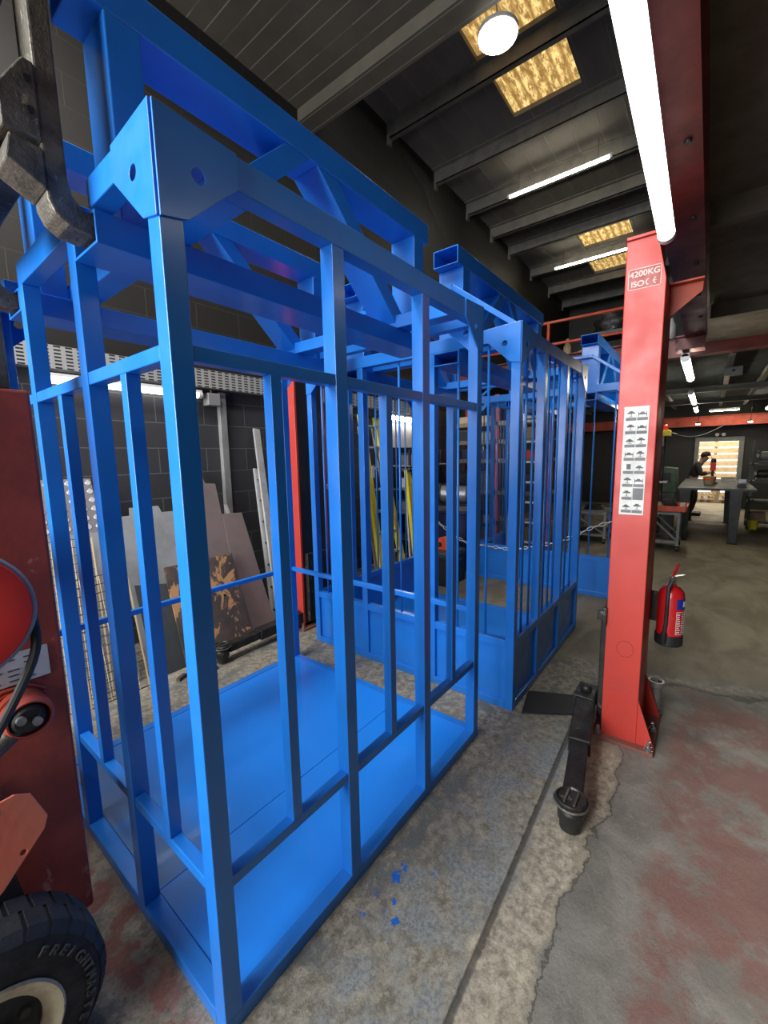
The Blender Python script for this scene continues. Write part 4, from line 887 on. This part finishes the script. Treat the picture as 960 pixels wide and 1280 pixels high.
# person bending over the bench
px_ = 13.0
pr = thing('person', 'person in dark work clothes bending forward behind the far workbench, beside the lit doorway', 'person', (px_, .2, 0))
def skin(name, verts, edges, rad, mat, parent, root=0, sub=2):
    me = bpy.data.meshes.new(name); me.from_pydata(verts, edges, []); o = bpy.data.objects.new(name, me); COL.objects.link(o)
    me.materials.append(M[mat]); sm = o.modifiers.new('skin', 'SKIN'); 
    for i, r in enumerate(rad): me.skin_vertices[0].data[i].radius = (r, r) if not isinstance(r, tuple) else r
    me.skin_vertices[0].data[root].use_root = True
    sm.use_smooth_shade = True; sb = o.modifiers.new('sub', 'SUBSURF'); sb.levels = sub; sb.render_levels = sub
    bpy.context.view_layer.update(); dg = bpy.context.evaluated_depsgraph_get()
    m2 = bpy.data.meshes.new_from_object(o.evaluated_get(dg)); bpy.data.objects.remove(o); m2.materials.clear(); m2.materials.append(M[mat])
    for p in m2.polygons: p.use_smooth = True
    ob = bpy.data.objects.new(name, m2); COL.objects.link(ob); ob.parent = parent; return ob
J = dict(pel=(0, .10, .84), wai=(0, .09, 1.00), che=(0, .04, 1.20), nec=(0, -.05, 1.34), hd0=(0, -.10, 1.40), hd1=(0, -.15, 1.48))
V = [J['pel'], J['wai'], J['che'], J['nec'], J['hd0'], J['hd1']]; E_ = [(i, i+1) for i in range(5)]; R_ = [(.15, .10), (.14, .10), (.16, .11), .055, .085, .095]
for s_ in (-1, 1):
    b = len(V); V += [(s_*.17, .02, 1.27), (s_*.24, -.06, 1.03), (s_*.16, -.24, 1.07), (s_*.15, -.29, 1.075)]; E_ += [(2, b), (b, b+1), (b+1, b+2), (b+2, b+3)]; R_ += [.06, .045, .03, .032]
    b2 = len(V); V += [(s_*.10, .10, .80), (s_*.12, .03, .45), (s_*.12, .10, .09), (s_*.13, .0, .04)]; E_ += [(0, b2), (b2, b2+1), (b2+1, b2+2), (b2+2, b2+3)]; R_ += [.09, .062, .042, .04]
    for q in range(5):   # five short fingers
        f0 = len(V); a_ = (q-2)*.018; V += [(s_*.15+a_, -.315, 1.07), (s_*.15+a_*1.2, -.345-(.012 if q in (1, 2, 3) else 0), 1.05)]; E_ += [(b+3, f0), (f0, f0+1)]; R_ += [.009, .008]
body = skin('body', V, E_, R_, 'skin', pr)
V = [J['pel'], J['wai'], J['che'], (0, -.02, 1.30)]; E_ = [(0, 1), (1, 2), (2, 3)]; R_ = [(.165, .115), (.155, .115), (.178, .125), .08]
for s_ in (-1, 1):
    b = len(V); V += [(s_*.17, .02, 1.27), (s_*.24, -.06, 1.03), (s_*.18, -.19, 1.06)]; E_ += [(2, b), (b, b+1), (b+1, b+2)]; R_ += [.072, .058, .045]
skin('jacket', V, E_, R_, 'cloth', pr)
V = [(0, .10, .90)]; E_ = []; R_ = [(.165, .12)]
for s_ in (-1, 1):
    b = len(V); V += [(s_*.10, .10, .80), (s_*.12, .03, .45), (s_*.12, .10, .10)]; E_ += [(0, b), (b, b+1), (b+1, b+2)]; R_ += [.105, .078, .062]
skin('trousers', V, E_, R_, 'cloth', pr)
for s_ in (-1, 1): MB().box((s_*.12-.05, -.12, 0), (s_*.12+.05, .15, .085)).build('boot', 'black', pr, .03)
hb = MB().lathe([(.098, -.01), (.104, .03), (.095, .075), (.06, .108), (.02, .118)], (0, -.135, 1.47), (0, .25, .97), 24).build('hair', 'hair', pr)
for s_ in (-1, 1):
    MB().lathe([(.010, 0), (.008, .006)], (s_*.035, -.235, 1.455), (0, -1, -.3), 12).build('eye', 'black', pr); MB().lathe([(.018, -.01), (.022, .012), (.008, .02)], (s_*.092, -.13, 1.44), (s_, 0, 0), 12).build('ear', 'skin', pr)
MB().bar((0, -.235, 1.44), (0, -.262, 1.415), .022, .022).build('nose', 'skin', pr, .004); MB().box((-.022, -.232, 1.385), (.022, -.222, 1.391)).build('mouth', 'drumred', pr)

# shelving on the right of the far shop
t = thing('shelving_unit', 'dark shelving unit with small machines on it at the right edge, far shop', 'shelving', (11.5, -1.15, 0))
for ax_ in (11.25, 11.75):
    for ay in (-1.62, -.70): Wb(bx(MB(), ax_-.02, ay-.02, 0, ax_+.02, ay+.02, 1.80), 'upright', 'darkgrey', t)
for sz in (.12, .55, .95, 1.30): Wb(bx(MB(), 11.23, -1.64, sz, 11.77, -.68, sz+.025), 'shelf', 'darkgrey', t)
def small_machine(name, label, loc, mat, s_=1., rz=0.):
    t = thing(name, label, 'machine', (loc[0], loc[1], loc[2]+.001), rz)
    MB().box((-.10*s_, -.13*s_, 0), (.10*s_, .13*s_, .04*s_)).build('base', 'darkgrey', t, .003); MB().lathe([(.05*s_, -.12*s_), (.07*s_, -.10*s_), (.07*s_, .10*s_), (.05*s_, .12*s_)], (0, 0, .13*s_), (0, 1, 0), 20).build('motor', mat, t)
    for sy in (-1, 1): MB().lathe([(.03*s_, 0), (.085*s_, .004), (.085*s_, .03*s_), (.03*s_, .034*s_)], (0, sy*.125*s_, .13*s_), (0, sy, 0), 20).build('wheel', 'steel', t)
    return t
small_machine('bench_grinder', 'small bench grinder on the top board of the shelving at the right edge', (11.45, -.95, 1.325), 'grey', 1.2)
small_machine('bench_grinder', 'dark double-wheel grinder on the middle board of the shelving at the right edge', (11.45, -.92, .975), 'darksteel', 1.1)
t = thing('cardboard_box', 'brown cardboard box on the bottom board of the far shelving', 'box', (11.42, -.86, .146)); MB().box((-.14, -.12, 0), (.14, .12, .19)).build('carton', 'card', t, .003); MB().box((-.141, -.012, .188), (.141, .012, .192)).build('tape', 'tan', t)
t = thing('machine_vice', 'black machine part with round dial beside the grinder on the far shelving', 'machine', (11.4, -1.35, 1.326)); bx(MB(), -.08, -.1, 0, .08, .1, .22).build('body', 'black', t, .01); MB().lathe([(.06, 0), (.06, .02)], (-.08, 0, .12), (-1, 0, 0), 20).build('dial', 'steel', t)
t = thing('yellow_bucket', 'small yellow tub on the floor at the right end of the far workbench', 'bucket', (11.11, -.78, 0)); MB().lathe([(.07, 0), (.09, .19), (.084, .19), (.066, .01)], (0, 0, 0), (0, 0, 1), 24).build('tub_body', 'yellow', t); MB().tube([(-.085, 0, .17), (-.06, 0, .24), (0, 0, .27), (.06, 0, .24), (.085, 0, .17)], .004, 6).build('handle', 'steel', t)
pts = [(11.0, -.75, .01)]+[(10.95-.12*i, -.85-.07*i+.09*math.sin(i*1.1), .01) for i in range(12)]
tag(MB().tube(pts, .009, 6).build('floor_cable', 'darkgrey', None), 'thin dark cable snaking over the floor from the yellow tub', 'cable')
t = thing('hanging_cable', 'dark swag of cable hanging below the far red beam, left of the doorway', 'cable', (14.36, .25, 2.2))
Wb(MB().tube([(14.38, 1.15-.09*i, 2.30-.30*math.sin(math.pi*i/16)) for i in range(17)], .010, 6), 'cable_loop', 'grey', t)
t = thing('hanging_bottle', 'pale plastic bottle hanging from the deck behind the red column top', 'bottle', (4.86, .36, 2.50))
MB().lathe([(.028, .14), (.038, .155), (.038, .26), (.018, .30), (.014, .325)], (0, 0, 0), (0, 0, 1), 20).build('bottle_body', 'grey', t); MB().tube([(0, 0, .32), (0, -.03, .38), (0, -.0985, .412)], .006, 6).build('cord', 'black', t)
t = thing('control_box', 'pale grey control box fixed to a deck joist, right of the strip lights', 'control box', (7.9, -.19, 2.66)); bx(MB(), -.06, -.10, 0, .06, .10, .115).build('enclosure', 'grey', t, .006); MB().lathe([(.02, 0), (.02, .012)], (-.06, 0, .06), (-1, 0, 0), 14).build('button', 'black', t)

# pallet rack behind the cages
rk = thing('pallet_rack', 'tall storage rack with orange uprights and pale boards seen through the far cage bars', 'storage rack', (7.2, 2.75, 0))
for ry_ in (3.78, 2.92, 2.02):
    for rx in (6.95, 7.55): Wb(bx(MB(), rx-.03, ry_-.04, 0, rx+.03, ry_+.04, 2.62), 'upright', 'orange', rk, .002)
for sz in (.42, .95, 1.50, 1.83, 2.14):
    Wb(bx(MB(), 6.92, 1.98, sz-.04, 6.96, 3.82, sz+.03).box((7.54, 1.98, sz-.04), (7.58, 3.82, sz+.03)), 'shelf_beam', 'tan' if sz > 2 else 'forksteel', rk); Wb(bx(MB(), 6.96, 2.0, sz+.0, 7.54, 3.80, sz+.02), 'shelf_board', 'tan', rk)
def carton(name, label, cat, loc, sx, sy, sz, mat, lid):
    t = thing(name, label, cat, (loc[0], loc[1], loc[2]+.001)); MB().box((-sx/2, -sy/2, 0), (sx/2, sy/2, sz)).build('body', mat, t, .006); MB().box((-sx/2-.005, -sy/2-.005, sz*.86), (sx/2+.005, sy/2+.005, sz+.006)).build('lid', lid, t, .003)
for (nm, lab, y_, z_, w_, h_, mt, ld) in (
    ('storage_tub', 'black lidded tub on the second-highest board of the rack, at its left end', 3.52, 1.85, .38, .20, 'black', 'darkgrey'),
    ('storage_tub', 'grey lidded tub on the second-highest board of the rack, beside the black tub', 3.14, 1.85, .30, .16, 'grey', 'darkgrey'),
    ('cardboard_box', 'brown box on the second-highest board of the rack, right of the middle upright', 2.5, 1.85, .34, .19, 'card', 'card'),
    ('tool_case', 'dark navy case lying on the middle board of the rack', 3.35, 1.52, .52, .18, 'navy', 'black'),
    ('tool_case', 'red case on the middle board of the rack, right of the middle upright', 2.5, 1.52, .42, .16, 'drumred', 'black'),
    ('storage_tub', 'large dark tub on the lower board of the rack, left bay', 3.35, .97, .60, .34, 'darkgrey', 'black'),
    ('storage_tub', 'large navy tub on the lower board of the rack, right bay', 2.5, .97, .52, .30, 'navy', 'black'),
    ('timber_block', 'pale timber block on the topmost board of the rack', 3.4, 2.16, .6, .12, 'wood', 'wood')):
    carton(nm, lab, nm.replace('_', ' '), (7.2, y_, z_), .42, w_, h_, mt, ld)
# wall shelving behind the yellow ladders
t = thing('parts_shelving', 'black metal shelving full of parts against the left wall behind the yellow ladders', 'shelving', (5.8, 3.62, 0))
for ax_ in (5.05, 5.8, 6.55):
    for ay in (3.45, 3.80): Wb(bx(MB(), ax_-.015, ay-.015, 0, ax_+.015, ay+.015, 1.70), 'upright', 'black', t)
for sz in (.35, .75, 1.10, 1.45): Wb(bx(MB(), 5.03, 3.43, sz, 6.57, 3.82, sz+.02), 'shelf', 'grey', t)
for i, (nm, lab, x_, z_, mt) in enumerate((('parts_bin', 'silver parts tin on the top board of the black wall shelving', 5.35, 1.47, 'steel'), ('parts_bin', 'dark parts tin beside the silver one on the black wall shelving', 5.75, 1.47, 'darksteel'),
    ('parts_bin', 'white parts box on the second board of the black wall shelving', 5.4, 1.12, 'white'), ('parts_bin', 'grey parts box on the third board of the black wall shelving', 5.3, .77, 'grey'), ('parts_bin', 'black parts box on the lowest board of the black wall shelving', 5.7, .37, 'black'))):
    carton(nm, lab, 'parts bin', (x_, 3.622, z_), .28, .26, .17, mt, 'darkgrey')
# stepladders
def stepladder(label, x_, y_, H_, lean_, col_, z0_=.009):
    t = thing('stepladder', label, 'stepladder', (x_, y_, z0_))
    for s_ in (-1, 1):
        a = Vector((s_*.24, -.10, 0)); b = Vector((s_*.15, lean_, H_)); Wb_ = MB().bar(a, b, .05, .10, (1, 0, 0)).build('front_rail', col_, t, .003)
        a2 = Vector((s_*.22, .02, .02)); b2 = Vector((s_*.14, lean_+.04, H_*.93)); MB().bar(a2, b2, .025, .05, (1, 0, 0)).build('rear_rail', 'alu', t, .003)
    n = int(H_/.29)
    for i in range(1, n+1):
        f_ = i*.285/H_
        if f_ > .97: break
        a = Vector((0, -.10, 0)).lerp(Vector((0, lean_, H_)), f_); w_ = .24-.09*f_; MB().box((-w_, a.y-.03, a.z), (w_, a.y+.045, a.z+.025)).build('tread', 'alu', t)
    MB().box((-.19, lean_-.06, H_-.02), (.19, lean_+.08, H_+.02)).build('top_cap', 'black' if col_ != 'alu' else 'alu', t, .004)
    return t
l1 = stepladder('tall yellow stepladder folded and leaning on the wall, left of the pair', 4.42, 3.40, 2.15, .30, 'yellow')
MB().box((-.245, .045, 1.32), (-.19, .05, 1.48)).build('warning_label', 'label', l1)
stepladder('shorter yellow stepladder, right of the taller one behind the blue bars', 4.98, 3.222, 1.40, .12, 'yellow')
l3 = stepladder('silver ladder standing upright inside the farthest blue cage', 5.95, 2.02, 2.06, .02, 'alu', .053); l3.rotation_euler = (0, 0, math.radians(-90))
# things on the floor between the cages and the wall
t = thing('storage_bin', 'big dark navy bin on the floor behind the middle cage', 'bin', (5.25, 2.775, 0)); MB().prism([(-.22, 0), (.22, 0), (.27, .80), (-.27, .80)], [], (-.25, 0, 0), (0, 1, 0), (0, 0, 1), (.5, 0, 0)).build('bin_body', 'navy', t, .01); MB().box((-.27, -.29, .80), (.27, .29, .84)).build('lid', 'navy', t, .01)
small_machine('bench_grinder', 'silver twin-wheel grinder standing on the navy bin', (5.2, 2.795, .84), 'steel', 1.7, .3)
t = thing('tool_box', 'black box with a grey lid on the floor behind the middle blue cage', 'box', (4.55, 2.56, 0)); MB().box((-.22, -.15, 0), (.22, .15, .36)).build('box_body', 'black', t, .01); MB().box((-.225, -.155, .36), (.225, .155, .42)).build('lid', 'darkgrey', t, .012); MB().bar((-.1, -.16, .30), (.1, -.16, .30), .02, .02).build('handle', 'darkgrey', t)
t = thing('pump_unit', 'orange pump unit standing on the black box behind the middle cage', 'pump', (4.58, 2.60, .42)); MB().prism([(-.11, 0), (.11, 0), (.09, .13), (-.05, .17), (-.11, .12)], [], (-.09, 0, 0), (0, 1, 0), (0, 0, 1), (.18, 0, 0)).build('pump_body', 'crate', t, .008); MB().lathe([(.03, 0), (.03, .02)], (-.09, .02, .07), (-1, 0, 0), 16).build('port', 'black', t)

# guard rail and clutter on the upper deck
gr_ = thing('guard_rail', 'orange-red pipe guard rail along the edge of the upper storage deck', 'guard rail', (6.78, 2.0, 3.05))
for gz in (3.245, 3.565): Wb(MB().tube([(6.78, .55, gz), (6.78, 3.88, gz)], .020, 10), 'rail', 'orange', gr_)
for gy in (.6, 2.06, 3.5): Wb(MB().tube([(6.78, gy, 3.0515), (6.78, gy, 3.565)], .022, 10), 'post', 'orange', gr_)
lump('engine_part', 'dark greasy engine block lying on the upper deck behind the guard rail', 'engine part', 'darksteel', (7.25, 1.25, 3.36), .26, .7, 21)
t = thing('deck_shelf', 'low dark bench on the upper deck carrying the engine block', 'bench', (7.25, 1.25, 3.04)); bx(MB(), -.25, -.40, .28, .25, .40, .32).build('top', 'black', t)
for sx in (-.22, .22):
    for sy in (-.36, .36): bx(MB(), sx-.02, sy-.02, 0, sx+.02, sy+.02, .28).build('leg', 'black', t)
t = thing('plastic_bottle', 'tan bottle standing on the edge of the upper deck by the rail post', 'bottle', (6.95, 1.82, 3.04)); MB().lathe([(.05, 0), (.058, .02), (.058, .17), (.025, .23), (.022, .26)], (0, 0, 0), (0, 0, 1), 20).build('bottle_body', 'tan', t); MB().lathe([(.024, .255), (.024, .285)], (0, 0, 0), (0, 0, 1), 14).build('cap', 'card', t)
lump('rag_bundle', 'small tan rag heap on the upper deck, right of the bottle', 'rag', 'tan', (6.925, 1.60, 3.041), .072, .7, 31)
carton('cardboard_box', 'cardboard box on the upper deck, left of the rail post', 'box', (7.05, 2.30, 3.04), .3, .36, .22, 'card', 'tan')
lump('cable_heap', 'dark heap of cable on the upper deck near the red column', 'cable heap', 'black', (7.0, .68, 3.04), .13, .8, 41)
for i, (y_, lab) in enumerate(((.30, 'small ceiling spotlight left of the flat ceiling light, above the doorway'), (-.76, 'small ceiling spotlight right of the flat ceiling light, above the doorway'))):
    t = thing('spotlight', lab, 'spotlight', (14.1, y_, 2.30)); MB().lathe([(.05, .02), (.055, .05), (.03, .07)], (0, 0, 0), (0, 0, 1), 16).build('housing', 'darkgrey', t); MB().lathe([(.048, .0), (.048, .02)], (0, 0, 0), (0, 0, 1), 16).build('lens', 'round', t); MB().tube([(0, 0, .07), (0, 0, .62)], .006, 6).build('stem', 'darksteel', t)
# conduit and cables at the top of the left wall
tag(MB().tube([(3.9, 3.86, 5.3), (3.95, 3.86, 4.6), (4.2, 3.86, 4.1), (4.15, 3.86, 3.2), (4.3, 3.87, 2.5)], .018, 8).build('steel_pipe', 'purlin', None), 'thin pipe running down the dark upper wall beside the soffit edge', 'pipe')
pts = [(5.6+.5*i, 3.86, 6.0-.28*i+.12*math.sin(i*1.7)) for i in range(9)]
tag(MB().tube(pts, .010, 6).build('drooping_cable', 'black', None), 'loose black cable drooping along the upper dark wall under the roof', 'cable')

# small press between the second lift column and the wall shelving
t = thing('bench_press', 'black machine cabinet with a white worktop and dark domed head, behind the second red column', 'machine', (3.32, 3.50, 0))
bx(MB(), -.16, -.16, 0, .16, .16, 1.26).build('cabinet', 'black', t, .01); bx(MB(), -.18, -.18, 1.26, .18, .18, 1.30).build('worktop', 'white', t, .004)
MB().lathe([(.07, 1.30), (.09, 1.36), (.09, 1.44), (.05, 1.52), (.02, 1.54)], (0, 0, 0), (0, 0, 1), 24).build('head', 'darksteel', t); MB().tube([(-.09, -.05, 1.42), (-.16, -.10, 1.50), (-.17, -.11, 1.56)], .008, 8).build('lever', 'steel', t)
